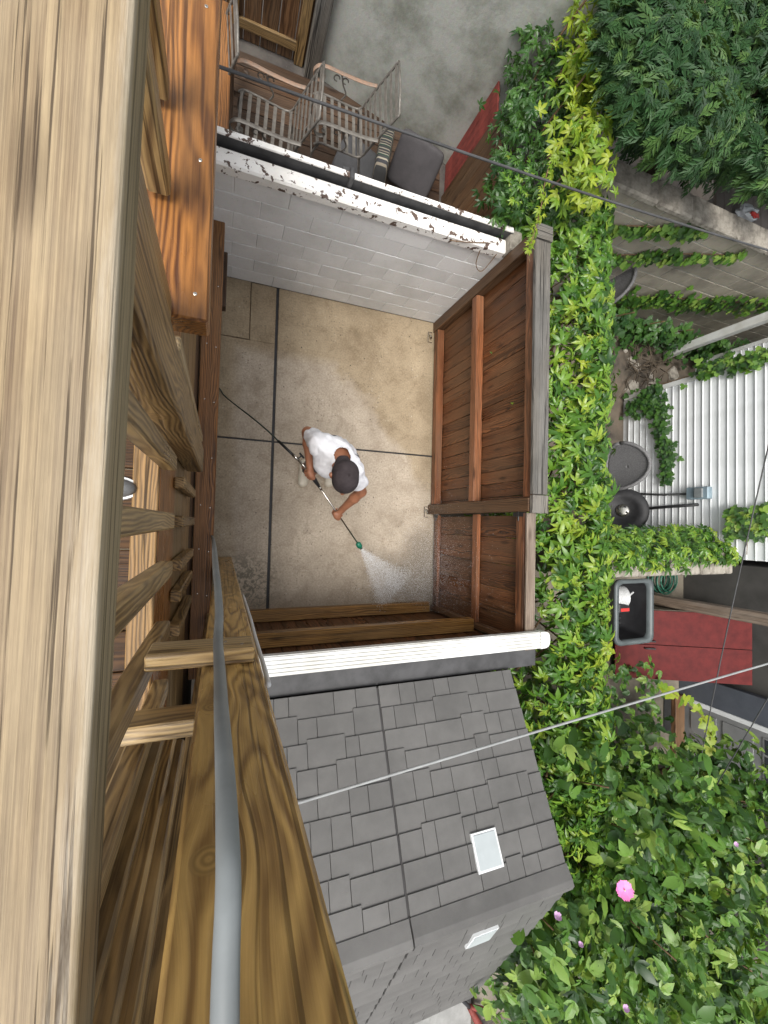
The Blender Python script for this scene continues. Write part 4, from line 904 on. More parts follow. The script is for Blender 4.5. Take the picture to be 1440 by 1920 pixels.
def ivyleaf(L=1.0):
    V, F = [], []
    for an_, s_, w in ((0, 1.0, 0.4), (1.2, 0.72, 0.38), (-1.2, 0.72, 0.38)):
        p, f = leaflet(L*s_, w*L*s_, 0.12, 0.1); k = len(V); ca, sa = math.cos(an_), math.sin(an_)
        V += [(x*ca-y*sa, x*sa+y*ca, z) for x, y, z in p]; F += [tuple(i+k for i in q) for q in f]
    return np.array(V), F
def frond(L=1.0):
    V, F = [], []
    for an_, x0, s_ in ((0, 0.5, 0.55), (0.55, 0.1, 0.5), (-0.55, 0.15, 0.5), (0.6, 0.35, 0.42), (-0.6, 0.4, 0.42), (0.5, 0.58, 0.3), (-0.5, 0.62, 0.3), (0, 0.0, 0.55)):
        ca, sa = math.cos(an_), math.sin(an_); k = len(V); p = [(0, 0, 0), (s_*0.45, 0.07, 0.02), (s_, 0, -0.07), (s_*0.45, -0.07, 0.02)]
        V += [((x*ca-y*sa+x0)*L, (x*sa+y*ca)*L, (z-0.16*(x*ca+x0)**2)*L) for x, y, z in p]; F += [(k, k+1, k+2, k+3)]
    return np.array(V), F
TEMPL = {'palm': palmate(), 'lobe': lobed(), 'ivy': ivyleaf(), 'frond': frond()}
def basis(nrm, spin):
    a, b, c = nrm; L = math.sqrt(a*a+b*b+c*c)+1e-9; a, b, c = a/L, b/L, c/L
    h = math.hypot(a, b); tx, ty = (b/h, -a/h) if h > 1e-3 else (1.0, 0.0)          # t = n x z
    bx, by, bz = -c*ty, c*tx, a*ty-b*tx
    cs, sn = math.cos(spin), math.sin(spin)
    x = (tx*cs+bx*sn, ty*cs+by*sn, bz*sn)
    y = (b*x[2]-c*x[1], c*x[0]-a*x[2], a*x[1]-b*x[0])
    return np.array(((x[0], y[0], a), (x[1], y[1], b), (x[2], y[2], c)))
_lm = {}
def foliage(parent, kind, mat, places, single=300, eye=(0, 0, H), stuffname='foliage'):
    """places: (pos, normal, spin, size). The largest in view become leaves of their own, the others one mesh."""
    V0, F0 = TEMPL[kind]
    pl = sorted(places, key=lambda q: np.linalg.norm(np.array(q[0])-eye)/q[3]-0.0*random.random())
    # prefer leaves that lie on the visible skin
    sing, rest = pl[:single], pl[single:]
    key = (kind, mat)
    if key not in _lm: _lm[key] = mesh('leaf', V0, F0, mat, True)
    w0 = wloc(parent)
    for p, nrm, spin, sz in sing:
        o = bpy.data.objects.new('leaf', _lm[key]); B = basis(nrm, spin)
        o.matrix_world = Matrix(((*(B[0]*sz), p[0]), (*(B[1]*sz), p[1]), (*(B[2]*sz), p[2]), (0, 0, 0, 1)))
        loc = Vector(p)-w0; o.location = loc; o.parent = parent; C.objects.link(o)
    if not rest: return
    n0 = len(V0); A = np.zeros((len(rest)*n0, 3)); tint = np.zeros(len(rest)*n0, np.float32)
    for i, (p, nrm, spin, sz) in enumerate(rest):
        A[i*n0:(i+1)*n0] = (V0*sz)@basis(nrm, spin).T+np.array(p)-np.array(w0); tint[i*n0:(i+1)*n0] = RNG.random()
    FF = [tuple(v+i*n0 for v in f) for i in range(len(rest)) for f in F0]
    me = bpy.data.meshes.new(stuffname); me.from_pydata(A.tolist(), [], FF); me.update(); me.materials.append(MATS[mat])
    at = me.attributes.new('tint', 'FLOAT', 'POINT'); at.data.foreach_set('value', tint)
    o = bpy.data.objects.new(stuffname, me); C.objects.link(o); o.parent = parent; o['kind'] = 'stuff'
    ROOTLOC[o.name] = w0
U = lambda a, b: float(RNG.uniform(a, b))
def stems(parent, paths, mat='stem', name='stem', r=0.008):
    for p in paths:
        m = MB(); m.tube(smooth_pts([Vector(q) for q in p], 4), r, 6); m.build(name, mat, parent, True)

# --- creeper hedge behind the fence
cv = thing('creeper_hedge', 'long hedge of five-fingered green creeper behind the board fence', 'vine', (2.9, 0.5, -0.09))
def hedge_top(x, y):
    u = (x-2.92)/0.50
    return 1.80-0.42*abs(u)**2.4+0.10*mnoise.noise(Vector((x*2.5, y*2.0, 3.0)))+0.07*mnoise.noise(Vector((x*6, y*6, 8.0)))
pl, dark_in = [], []
for k in range(4000):
    y = U(-3.3, 3.0); xr = 3.52+0.05*math.sin(y*2.3)+0.05*mnoise.noise(Vector((y*3, 0, 1)))
    xl = 2.44+0.10*abs(mnoise.noise(Vector((y*1.7, 4, 1))))+(0.22*max(0, 1-abs(y+0.9)/0.8) if -1.7 < y < -0.1 else 0)-(0.35 if y < -1.5 else 0)*min(1, (-1.5-y))
    x = U(xl, xr); z = hedge_top(x, y)-abs(float(RNG.normal(0, 0.09)))-(0.25 if RNG.random() < 0.2 else 0)
    u = (x-2.92)/0.5
    pl.append(((x, y, z), (0.5*u+U(-.45, .45), U(-.9, .6)-0.25, 0.9), U(0, 6.28), U(0.10, 0.23) if RNG.random() < 0.7 else U(0.05, 0.11)))
for k in range(1100):   # the sides
    y = U(-3.3, 3.0); sd_ = RNG.random() < 0.5; z = U(0.25, 1.55)
    x = (2.50+U(0, 0.15)) if sd_ else (3.47+U(-0.12, 0.04))
    pl.append(((x, y, z), (-0.8 if sd_ else 0.9, U(-.4, .4), 0.5), U(0, 6.28), U(0.10, 0.17)))
yl = [q for q in pl if q[0][2] > 1.62 and mnoise.noise(Vector((q[0][0]*1.6, q[0][1]*1.3, 5.0))) > 0.38 and RNG.random() < 0.6]; ids = set(map(id, yl)); pl = [q for q in pl if id(q) not in ids]
foliage(cv, 'palm', 'leaf_yellow', yl, 0, stuffname='young_foliage')
foliage(cv, 'palm', 'leaf_creeper', pl, 300)
st_ = []
for k in range(26):
    y = -3.2+6.2*k/25+U(-.08, .08); st_.append([(2.9+U(-.05, .05), y, -0.09), (2.88+U(-.1, .1), y+U(-.1, .1), 0.6), (2.9+U(-.2, .2), y+U(-.2, .2), 1.2), (2.9+U(-.3, .3), y+U(-.3, .3), 1.6)])
for k in range(14):
    y = -2.9+U(0, 5.6); st_.append([(2.55+U(0, .2), y, 1.25), (2.7+U(0, .2), y+0.3, 1.45), (2.9+U(0, .3), y+0.6+U(-.2, .2), 1.55)])
stems(cv, st_, r=0.009)
# pale young shoots on top, a clump at the far end
yv = thing('young_creeper', 'yellow-green young creeper shoots at the far end of the hedge', 'vine', (2.6, 3.4, -0.09))
pl = []
for k in range(420):
    y = U(2.55, 4.7); c_ = 2.55+0.10*(y-2.5); pl.append(((c_+float(RNG.normal(0, 0.12)), y, 2.0+0.10*math.sin(y*3)+float(RNG.normal(0, 0.10))-0.15*abs(y-3.5)), (U(-.6, .3), U(-.7, .2), 0.9), U(0, 6.28), U(0.09, 0.17)))
foliage(yv, 'palm', 'leaf_yellow', pl, 160)
pl = []
for k in range(1300):
    y = U(2.6, 5.2); c_ = 2.42+0.16*(y-2.5); pl.append(((c_+U(-.42, .5), y, 1.65+0.12*mnoise.noise(Vector((y*3, 1, 1)))-abs(float(RNG.normal(0, 0.25)))), (U(-.7, .4), U(-.7, .3), 0.8), U(0, 6.28), U(0.09, 0.16)))
foliage(yv, 'palm', 'leaf_dark', pl, 60)
stems(yv, [[(2.6, 2.8+i*0.3, -0.09), (2.62+U(-.1, .1), 2.9+i*0.3, 0.8), (2.55+U(-.1, .1), 2.9+i*0.32, 1.5), (2.6, 3.0+i*0.32, 1.95)] for i in range(6)], r=0.009)
hs = thing('hanging_creeper', 'thin strand of yellow creeper dangling over the fence corner', 'vine', (2.16, 2.3, 1.79))
pth = [Vector(P(px, py, z)) for px, py, z in ((1035, 290, 1.98), (1022, 340, 1.96), (1015, 385, 1.93), (1005, 425, 1.90), (997, 452, 1.86), (990, 470, 1.84), (993, 492, 1.82))]
stems(hs, [pth], r=0.004)
pl = []
for i, p in enumerate(smooth_pts(pth, 5)):
    if i > 25: break
    for k in range(2): pl.append((tuple(p+Vector((U(-.03, .03), U(-.03, .03), U(-.01, .02)))), (U(-.5, .5), U(-.5, .5), 1), U(0, 6.28), U(0.045, 0.085)))
foliage(hs, 'palm', 'leaf_yellow', pl, 60)
# hint of creeper along the rail behind the block wall
rv = thing('corner_creeper', 'small creeper spilling over the end of the white topped rail', 'vine', (2.25, 2.7, 1.5)); pl = []
for k in range(70): pl.append(((2.12+U(-.06, .22), 2.66+U(-.06, .4), 1.60+U(-.1, .12)), (U(-.5, .5), U(-.6, .3), 1), U(0, 6.28), U(0.04, 0.08)))
foliage(rv, 'palm', 'leaf_creeper', pl, 70)
stems(rv, [[(2.05, 2.45, 1.43), (1.85, 2.42, 1.40), (1.72, 2.41, 1.38)], [(2.02, 2.46, 1.43), (2.06, 2.38, 1.25), (2.16, 2.36, 1.20), (2.20, 2.44, 1.40)]], r=0.004)
# --- dividing wall with vine
dw = thing('dividing_wall', 'rough stone wall overgrown with creeper between the two neighbour yards', 'wall', (4.4, -0.35, -0.09))
m = MB(); m.box((3.15, -0.44, -0.09), (5.545, -0.24, 1.30)); m.build('wall_body', 'stone_rough', dw)
x = 3.15
while x < 5.5: w = U(0.3, 0.5); board('coping_stone', (x, -0.47, 1.302), (min(x+w, 5.55)-0.008, -0.21, 1.36+U(0, .015)), 'stone_rough', dw, 'x', 0.015); x += w
dv = thing('wall_creeper', 'creeper covering the top of the rough dividing wall', 'vine', (4.3, -0.2, -0.09)); pl = []
for k in range(760):
    x = U(3.2, 5.5); y = U(-0.40, 0.02) if x < 4.6 else U(-0.34, 0.05); top = 1.42 if y < -0.15 else 1.38-1.2*(y+0.15)
    pl.append(((x, y, top+U(-.10, .06)), (U(-.6, .2), 0.5+U(-.4, .4), 0.9), U(0, 6.28), U(0.09, 0.17)))
for k in range(260): pl.append(((U(3.2, 5.5), U(-.2, -.02), U(0.2, 1.2)), (U(-.3, .3), 0.9, 0.5), U(0, 6.28), U(0.10, 0.17)))
foliage(dv, 'palm', 'leaf_creeper', pl, 120)
stems(dv, [[(3.4+i*0.4, -0.18, -0.09), (3.45+i*0.4, -0.2, 0.7), (3.5+i*0.4, -0.22, 1.3)] for i in range(5)], r=0.012)
# --- far tan block wall
fw_ = thing('tan_block_wall', 'tan concrete block wall streaked with creeper below the evergreen', 'wall', (5.6, 3.35, -0.09))
m = MB(); m.box((3.1, 3.258, -0.09), (8.6, 3.40, 1.58)); m.build('mortar_bed', 'stucco', fw_)
for r_ in range(8):
    z0 = -0.02+r_*0.2; x = 3.1-(0.2 if r_ % 2 else 0)
    while x < 8.5:
        a, b_ = max(x+0.005, 3.1), min(x+0.395, 8.6); board('block', (a, 3.25+U(-.002, .002), z0+0.005), (b_, 3.30, z0+0.195), 'block_tan', fw_, 'x', 0.006); x += 0.4
x = 3.1
while x < 8.5: w = U(0.5, 0.8); board('coping_stone', (x, 3.20, 1.584), (min(x+w, 8.6)-0.01, 3.46, 1.66), 'stone_rough', fw_, 'x', 0.02); x += w
pl = []; wv_ = thing('block_wall_creeper', 'bands of creeper climbing the tan block wall', 'vine', (5.2, 3.2, -0.09)); stp = []
for (xa, za), (xb, zb), num, wd in (((3.7, 1.15), (4.75, 1.55), 110, 0.035), ((4.0, 0.75), (5.5, 1.45), 150, 0.04), ((4.7, 0.15), (7.2, 1.0), 330, 0.12)):
    stp.append([(xa, 3.235, -0.09), (xa+0.05, 3.235, za*0.6), (xa, 3.235, za), ((xa+xb)/2, 3.235, (za+zb)/2+0.05), (xb, 3.235, zb)])
    for k in range(num):
        t = RNG.random(); pl.append(((xa+(xb-xa)*t+float(RNG.normal(0, wd)), 3.22-U(0, .05), za+(zb-za)*t+float(RNG.normal(0, wd))), (U(-.4, .4), -1, 0.6), U(0, 6.28), U(0.05, 0.10)))
foliage(wv_, 'ivy', 'leaf_hibiscus', pl, 120); stems(wv_, stp, r=0.006)
gs = thing('ground_shrub', 'dark low shrub at the foot of the tan block wall', 'shrub', (6.4, 2.9, -0.09)); pl = []
for k in range(900):
    x = U(4.6, 9.0); pl.append(((x, 3.1-abs(float(RNG.normal(0, 0.16)))-0.05*(x-5), U(-.05, 0.20+0.10*(x-4.6))), (U(-.6, .4), -0.6, 0.8), U(0, 6.28), U(0.06, 0.12)))
foliage(gs, 'ivy', 'leaf_dark', pl, 80); stems(gs, [[(5+i*0.6, 3.05, -0.09), (5.05+i*0.6, 3.0, 0.2), (5.1+i*0.6, 2.95, 0.45)] for i in range(6)])

# --- evergreen
ev = thing('evergreen_tree', 'dark green evergreen tree hanging over the far block wall', 'tree', (4.6, 4.3, -0.09))
m = MB(); m.tube(smooth_pts([Vector(p) for p in ((4.6, 4.3, -0.09), (4.58, 4.28, 1.0), (4.55, 4.2, 2.0), (4.5, 4.2, 3.2))]), [0.13]*7+[0.10]*6+[0.05]*6, 10); m.build('trunk', 'bark', ev, True)
pl = []
lobes = []
for k in range(185):
    px = U(1175, 1640); bd = float(np.interp(px, [1175, 1230, 1290, 1350, 1440], [180, 255, 275, 290, 345])); py = bd-abs(U(0, 1))**1.2*620
    zc = U(1.7, 2.45); c_ = P(px, py, zc); lobes.append((c_.x, c_.y, zc, U(0.20, 0.36)))
brs = []
for lx, ly, lz, lr in lobes:
    if ly > 6.5: continue
    brs.append([(4.56, 4.24, max(0.9, lz-0.5)), ((4.56+lx)/2, (4.24+ly)/2, lz-0.2), (lx, ly, lz)])
    for k in range(170):
        d_ = RNG.normal(0, 1, 3); d_ /= np.linalg.norm(d_); rr = lr*(0.55+0.5*RNG.random()); d_[2] *= 0.8
        p = (lx+d_[0]*rr, ly+d_[1]*rr, lz+d_[2]*rr*0.75)
        nr_ = (d_[0]*0.6+U(-.5, .5)-0.1, d_[1]*0.6+U(-.5, .5)-0.1, 0.7+d_[2]*0.4); pl.append((p, nr_, U(0, 6.28), U(0.10, 0.20)))
foliage(ev, 'frond', 'leaf_ever', pl, 0, stuffname='crown')
stems(ev, brs[::4], 'bark', 'branch', 0.018)

# --- rose of Sharon in the lower right corner
hb = thing('rose_of_sharon', 'tall rose of Sharon shrub with one open pink flower beside the shed', 'shrub', (3.4, -3.5, -0.09))
pl, brs = [], []
clumps = []
for k in range(190):
    px, py = U(960, 1500), U(1430, 2000)
    if py < 1430+0.0*(px) or (px < 1180 and py < 1640-0.55*(px-1000) and px < 1110): continue
    if px < 1120 and py < 1700: continue
    zc = U(0.9, 2.1); c_ = P(px, py, zc)
    if c_.x < 2.36 and c_.y > -4.15: continue
    if c_.x > 5.6: continue
    clumps.append(c_)
for c_ in clumps:
    b0 = Vector((3.2+0.5*(c_.x-3.3)+U(-.1, .1), -3.4+0.5*(c_.y+3.4), -0.09)); brs.append([b0, b0.lerp(c_, 0.5)+Vector((U(-.1, .1), U(-.1, .1), 0.1)), c_])
    for k in range(72):
        d_ = RNG.normal(0, 1, 3)*np.array((0.17, 0.17, 0.25)); d_[2] -= 0.16
        pl.append(((c_.x+d_[0], c_.y+d_[1], c_.z+d_[2]), (d_[0]*3+U(-.8, .5), d_[1]*3+U(-.5, .8), 0.7), U(0, 6.28), U(0.085, 0.175) if RNG.random() < 0.75 else U(0.04, 0.08)))
for k in range(1300):   # low dark growth between hedge and shed
    c_ = P(U(960, 1240), U(1240, 1760), U(0.2, 1.3))
    if c_.x < 2.34: continue
    pl.append((tuple(c_), (U(-.5, .3), U(-.1, .6), 0.9), U(0, 6.28), U(0.07, 0.13)))
foliage(hb, 'lobe', 'leaf_hibiscus', pl, 300); stems(hb, brs[::3], r=0.006)
def flower(px, py, z, r, mat, tilt, openness, name='flower'):
    c_ = P(px, py, z); nrm = np.array(tilt, float); B = basis(nrm, U(0, 6)); f = None
    fo = bpy.data.objects.new(name, None); fo.location = c_; attach(fo, hb); ROOTLOC[fo.name] = c_.copy()
    for k in range(5):
        an_ = k*2*math.pi/5; V, F = [], []
        for i in range(5):
            t = i/4
            for j in range(5):
                s_ = (j-2)/2; wdt = r*0.62*math.sin(math.pi*min(1, 0.18+0.72*t))**0.8*s_
                rad = r*t*(1+0.08*math.cos(s_*6)); zz = r*openness*t*t+0.05*r*math.cos(s_*7)*t
                x, y = rad*math.cos(an_)-wdt*math.sin(an_), rad*math.sin(an_)+wdt*math.cos(an_)
                V.append(np.array(c_)+B@np.array((x, y, zz+0.001*k)))
        for i in range(4):
            for j in range(4): F.append((i*5+j, i*5+j+1, (i+1)*5+j+1, (i+1)*5+j))
        m = MB(); m.add(V, F); m.build('petal', mat, fo, True, fix=False)
    m = MB(); m.lathe([(r*0.06, 0), (r*0.09, r*0.25), (r*0.04, r*0.42)], c_, Vector(B[:, 2]), 8); m.build('stamen', 'petal_heart', fo, True)
    ROOTLOC[fo.name] = c_.copy(); return fo
flower(1170, 1668, 2.5, 0.050, 'pot_pink', (-0.5, 0.5, 1), 0.25)
flower(1045, 1720, 2.4, 0.022, 'petal_pale', (-0.2, 0.9, 0.5), 0.9)
flower(1172, 1892, 2.5, 0.018, 'petal_pale', (-0.2, 0.9, 0.6), 1.1)
flower(1088, 1772, 2.5, 0.014, 'petal_pale', (-0.2, 0.9, 0.6), 1.0)
flower(1378, 1582, 2.4, 0.016, 'petal_pale', (-0.4, 0.4, 0.8), 1.0)
# creeper shoots climbing the wire on the right
ws = thing('wire_creeper', 'pale creeper shoots climbing a thin wire before the grey door', 'vine', (4.6, -2.4, 0.2))
pth = [P(px, py, z) for px, py, z in ((1330, 1500, 1.0), (1326, 1450, 1.25), (1330, 1400, 1.4), (1332, 1360, 1.5), (1300, 1330, 1.55), (1270, 1305, 1.6), (1235, 1285, 1.65))]
stems(ws, [pth], r=0.003); pl = []
for p in smooth_pts(pth, 5): pl.append((tuple(p+Vector((U(-.04, .04), U(-.04, .04), U(-.02, .02)))), (U(-.6, .2), U(-.2, .6), 0.9), U(0, 6.28), U(0.06, 0.12)))
foliage(ws, 'ivy', 'leaf_yellow', pl, 60)

# ------------------------------------------------------------------ white sided house and its yard
wh = thing('white_house', 'house clad in white horizontal vinyl siding beyond the creeper hedge', 'house', (6.6, 1.0, -0.09))
HX = 5.56
m = MB(); m.box((HX+0.02, -0.30, -0.09), (8.9, 1.94, 3.4)); m.build('wall', 'white_vinyl', wh)
for r_ in range(36):
    z0 = 0.02+r_*0.092
    mm = MB(); mm.prism([(HX+0.018, -0.30, z0), (HX-0.012, -0.30, z0), (HX-0.004, -0.30, z0+0.010), (HX+0.006, -0.30, z0+0.0905), (HX+0.018, -0.30, z0+0.0905)], (0, 2.235, 0)); mm.build('siding_board', 'white_vinyl', wh)
board('corner_board', (HX-0.022, 1.937, -0.05), (HX+0.10, 2.00, 3.4), 'white_cap', wh, 'z')
wb = thing('white_house_wing', 'set-back wing of the white house beside the white post', 'house', (7.9, 2.4, -0.09))
m = MB(); m.box((7.22, 1.945, -0.09), (8.9, 2.76, 3.4)); m.build('wall', 'white_vinyl', wb)
for r_ in range(36):
    z0 = 0.02+r_*0.092
    mm = MB(); mm.prism([(7.218, 1.95, z0), (7.188, 1.95, z0), (7.196, 1.95, z0+0.010), (7.206, 1.95, z0+0.0905), (7.218, 1.95, z0+0.0905)], (0, 0.80, 0)); mm.build('siding_board', 'white_vinyl', wb)
board('corner_board', (7.18, 2.752, -0.05), (7.30, 2.81, 3.4), 'white_cap', wb, 'z')
wp_ = P(1256, 662, 0); tag(board('white_post', (wp_.x-0.03, wp_.y-0.05, -0.09), (wp_.x+0.08, wp_.y+0.06, 3.3), 'white_cap', None, 'z', 0.008), 'square white post standing in front of the white house wing', 'post')
iv = thing('siding_ivy', 'ivy trail climbing over the lower white siding', 'vine', (5.5, 1.2, -0.09)); pl = []
tr_ = [(1190, 770), (1215, 745), (1232, 760), (1240, 790), (1242, 820), (1250, 845), (1252, 870), (1250, 905)]
def onwall(px, py): g_ = P(px, py, 0); d_ = (HX-0.03)/(g_.x/H); return Vector((HX-0.03, g_.y/H*d_, H-d_))
for i in range(len(tr_)-1):
    a, b_ = onwall(*tr_[i]), onwall(*tr_[i+1]); wd = (0.09, 0.10, 0.08, 0.05, 0.05, 0.05, 0.04)[i]
    for k in range((70, 70, 50, 34, 34, 34, 34)[i]):
        t = RNG.random(); p = a.lerp(b_, t)+Vector((-U(0, .05), float(RNG.normal(0, wd)), float(RNG.normal(0, wd)))); pl.append((tuple(p), (-1, U(-.4, .4), 0.6), U(0, 6.28), U(0.045, 0.085)))
foliage(iv, 'ivy', 'leaf_dark', pl, 120); a_ = [onwall(*q) for q in tr_]; stems(iv, [[(HX-0.03, a_[0].y, -0.09)]+a_], r=0.004)
iv2 = thing('upper_ivy', 'ivy trail crossing the corner of the white siding', 'vine', (6.0, 2.0, 1.0)); pl = []
for k in range(170):
    t = RNG.random(); a, b_ = onwall(1310, 700), onwall(1445, 668); p = a.lerp(b_, t)+Vector((-U(0, .06), float(RNG.normal(0, .05)), float(RNG.normal(0, .05)))); pl.append((tuple(p), (-1, U(-.3, .5), 0.6), U(0, 6.28), U(0.05, 0.09)))
foliage(iv2, 'ivy', 'leaf_hibiscus', pl, 80); stems(iv2, [[tuple(onwall(1190, 735)), tuple(onwall(1310, 700)), tuple(onwall(1445, 668))]], r=0.004)
iv3 = thing('low_ivy', 'ivy sprays at the right end of the white siding', 'vine', (5.5, 0.1, 1.2)); pl = []
for k in range(140):
    p = onwall(U(1370, 1445), U(950, 1010))+Vector((-U(0, .08), 0, 0)); pl.append((tuple(p), (-1, U(-.3, .5), 0.6), U(0, 6.28), U(0.05, 0.09)))
foliage(iv3, 'ivy', 'leaf_creeper', pl, 60); stems(iv3, [[tuple(onwall(1400, 1040)), tuple(onwall(1405, 990)), tuple(onwall(1430, 955))]], r=0.004)
mb_ = thing('meter_box', 'blue grey electric box on the white siding', 'meter', tuple(onwall(1313, 925)))
c_ = onwall(1313, 925); board('box_body', (HX-0.10, c_.y-0.075, c_.z-0.13), (HX-0.013, c_.y+0.075, c_.z+0.13), 'meter', mb_, 'z', 0.01)
board('box_lid', (HX-0.125, c_.y-0.06, c_.z-0.02), (HX-0.101, c_.y+0.06, c_.z+0.08), 'cable_grey', mb_, 'z', 0.01)
m = MB(); m.tube([(HX-0.04, c_.y, c_.z-0.13), (HX-0.04, c_.y+0.01, c_.z-0.5), (HX-0.05, c_.y+0.06, 0.05)], 0.014, 8); m.build('conduit', 'dark_grey', mb_, True)
m = MB(); m.tube([(HX-0.04, c_.y-0.14, c_.z-0.02), (HX-0.04, c_.y-0.16, c_.z-0.5), (HX-0.05, c_.y-0.18, 0.2)], 0.02, 8)
tag(m.build('black_pipe', 'black', None, True), 'thick black pipe running down the white siding', 'pipe')
# wicker chairs
def wicker(name, label, loc, rz):
    w = thing(name, label, 'chair', (0, 0, 0), 'wicker chairs in the white house yard')
    m = MB(); N = 22; pts = []
    for i in range(7):
        u = -1+2*i/6
        for k in range(N+1):
            an_ = math.pi*k/N; t = 0.36
            pass
    # rounded back, a bowed dish
    outer = []; rows = 9
    for i in range(rows+1):
        r_ = i/rows
        for k in range(N):
            an_ = 2*math.pi*k/N; y = 0.36*r_*math.cos(an_); z = 0.78+0.36*r_*math.sin(an_)*(0.95)
            x = 0.20-0.16*(y/0.36)**2*1.0+0.10*(z-0.5); m.v.append(Vector((x, y, z)))
    for i in range(rows):
        for k in range(N): k2 = (k+1) % N; m.f.append((i*N+k, i*N+k2, (i+1)*N+k2, (i+1)*N+k))
    b = m.build('backrest', 'wicker', w, True, fix=False); md = b.modifiers.new('thickness', 'SOLIDIFY'); md.thickness = 0.03
    m = MB(); m.tube([(0.20-0.16*math.cos(a)**2+0.10*(0.28+0.36*math.sin(a)), 0.37*math.cos(a), 0.78+0.36*math.sin(a)) for a in [2*math.pi*k/24 for k in range(25)]], 0.028, 8); m.build('rim', 'wicker', w, True)
    m = MB(); m.lathe([(0.30, 0), (0.34, 0.03), (0.33, 0.07), (0.28, 0.08)], (-0.08, 0, 0.36), (0, 0, 1), 20); m.build('seat', 'wicker', w, True)
    for sx, sy in ((-0.28, 0.22), (-0.28, -0.22), (0.12, 0.22), (0.12, -0.22)):
        m = MB(); m.tube([(sx, sy, 0.38), (sx*1.08, sy*1.08, 0.0)], 0.018, 8); m.build('leg', 'iron', w, True)
    w.location = loc; w.rotation_euler = (0, 0, rz); w.scale = (0.8, 0.8, 0.8); return w
p = P(1192, 873, 0.64); wicker('wicker_chair', 'grey wicker chair with rounded back before the white siding', (p.x-0.2, p.y, -0.09), 0.0)
p = P(1166, 525, 0.64); wicker('wicker_chair', 'grey wicker chair back showing by the tan block wall', (p.x-0.2, p.y, -0.09), 0.25)
# spare wheel
c_ = P(1188, 958, 0.42); wl_ = thing('car_wheel', 'black car wheel with silver hub leaning by the white siding', 'wheel', (c_.x, c_.y, -0.09))
axv = Vector((-0.80, 0.1, 0.6)).normalized(); cz = Vector((c_.x, c_.y, 0.32-0.06))
m = MB(); R0 = 0.31; m.lathe([(0.17, -0.08), (0.29, -0.09), (R0, -0.05), (R0, 0.05), (0.29, 0.085), (0.18, 0.075), (0.165, 0.06)], cz, axv, 32); ty = m.build('tyre', 'rubber', wl_, True)
m = MB(); m.lathe([(0.165, 0.02), (0.16, 0.058), (0.10, 0.045)], cz, axv, 32); m.build('rim', 'black', wl_, True)
m = MB(); m.lathe([(0.085, 0.04), (0.085, 0.075), (0.06, 0.085), (0.03, 0.088)], cz, axv, 20); hub = m.build('hub', 'chrome', wl_, True)
a = axv.orthogonal().normalized(); b_ = axv.cross(a)
for k in range(4):
    m = MB(); m.lathe([(0.016, 0.083), (0.013, 0.094)], cz+(a*math.cos(k*math.pi/2+.4)+b_*math.sin(k*math.pi/2+.4))*0.055, axv, 8); m.build('lug_hole', 'black', hub)
# twigs heap on bare ground
tw = thing('brush_pile', 'heap of dry twigs on bare ground beside the white house', 'brush pile', (5.75, 2.4, -0.09)); 
for k in range(46):
    c_ = P(1205+U(-28, 40), 680+U(-45, 50), 0); an_ = U(0, 6.28); L = U(0.15, 0.45); d_ = Vector((math.cos(an_), math.sin(an_), U(-.1, .25)))
    m = MB(); m.tube([c_+Vector((0, 0, -0.06)), c_+d_*L*0.5+Vector((U(-.05, .05), U(-.05, .05), U(0, .08))), c_+d_*L], 0.007, 5); m.build('twig', 'bark', tw, True)
rm = MB()
for k in range(40):
    c_ = P(U(1180, 1340), U(580, 750), 0); r0 = U(0.03, 0.13)
    rm.lathe([(r0, -0.02), (r0*0.9, r0*0.3), (r0*0.5, r0*0.45)], (c_.x, c_.y, -0.09), (U(-.2, .2), U(-.2, .2), 1), 6)
tag(rm.build('rubble', 'stone_rough', None), 'loose stones and rubble on the bare ground by the white house', 'rubble', None, 'stuff')

# ------------------------------------------------------------------ yard with the red cellar doors
dh = thing('grey_house', 'shaded dark grey house wall with a panelled door beyond the red cellar doors', 'house', (7.6, -2.6, -0.09))
GX = 6.80
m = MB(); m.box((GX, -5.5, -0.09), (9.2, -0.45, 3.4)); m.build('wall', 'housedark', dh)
board('pilaster', (GX-0.10, -2.52, -0.05), (GX-0.002, -2.16, 3.3), 'slate', dh, 'z', 0.006)
dr = board('door', (GX-0.05, -3.42, 0.02), (GX-0.003, -2.60, 2.05), 'door_grey', dh, 'z', 0.006)
board('door_frame', (GX-0.08, -2.60, 0.0), (GX-0.004, -2.53, 2.1), 'white_vinyl', dh, 'z')
board('door_frame', (GX-0.08, -3.50, 0.0), (GX-0.004, -3.43, 2.1), 'dark_grey', dh, 'z')
for z0, z1 in ((0.15, 0.50), (0.58, 0.95)):
    for y0, y1 in ((-2.98, -2.68), (-3.36, -3.06)): board('door_panel', (GX-0.062, y0, z0), (GX-0.051, y1, z1), 'door_grey', dr, 'z', 0.008)
board('window', (GX-0.06, -3.36, 1.05), (GX-0.052, -2.68, 1.9), 'door_grey', dr, 'z', 0.004)
for i in range(3):
    for j in range(3): board('pane', (GX-0.066, -3.33+i*0.22, 1.08+j*0.27), (GX-0.061, -3.14+i*0.22, 1.32+j*0.27), 'glass_dark', dr, 'z', 0.002)
board('threshold', (GX-0.30, -3.5, -0.002), (GX-0.101, -2.5, 0.09), 'w_brown', dh, 'y')
bk = thing('cellar_doors', 'pair of red steel cellar doors sloping up to the grey house', 'cellar door', (6.0, -1.55, -0.002))
X0, Z0, X1, Z1 = 5.20, 0.10, 6.74, 0.92
sl = Vector((X1-X0, 0, Z1-Z0)); SL = sl.length; sdir = sl.normalized(); sn = Vector((-sdir.z, 0, sdir.x))
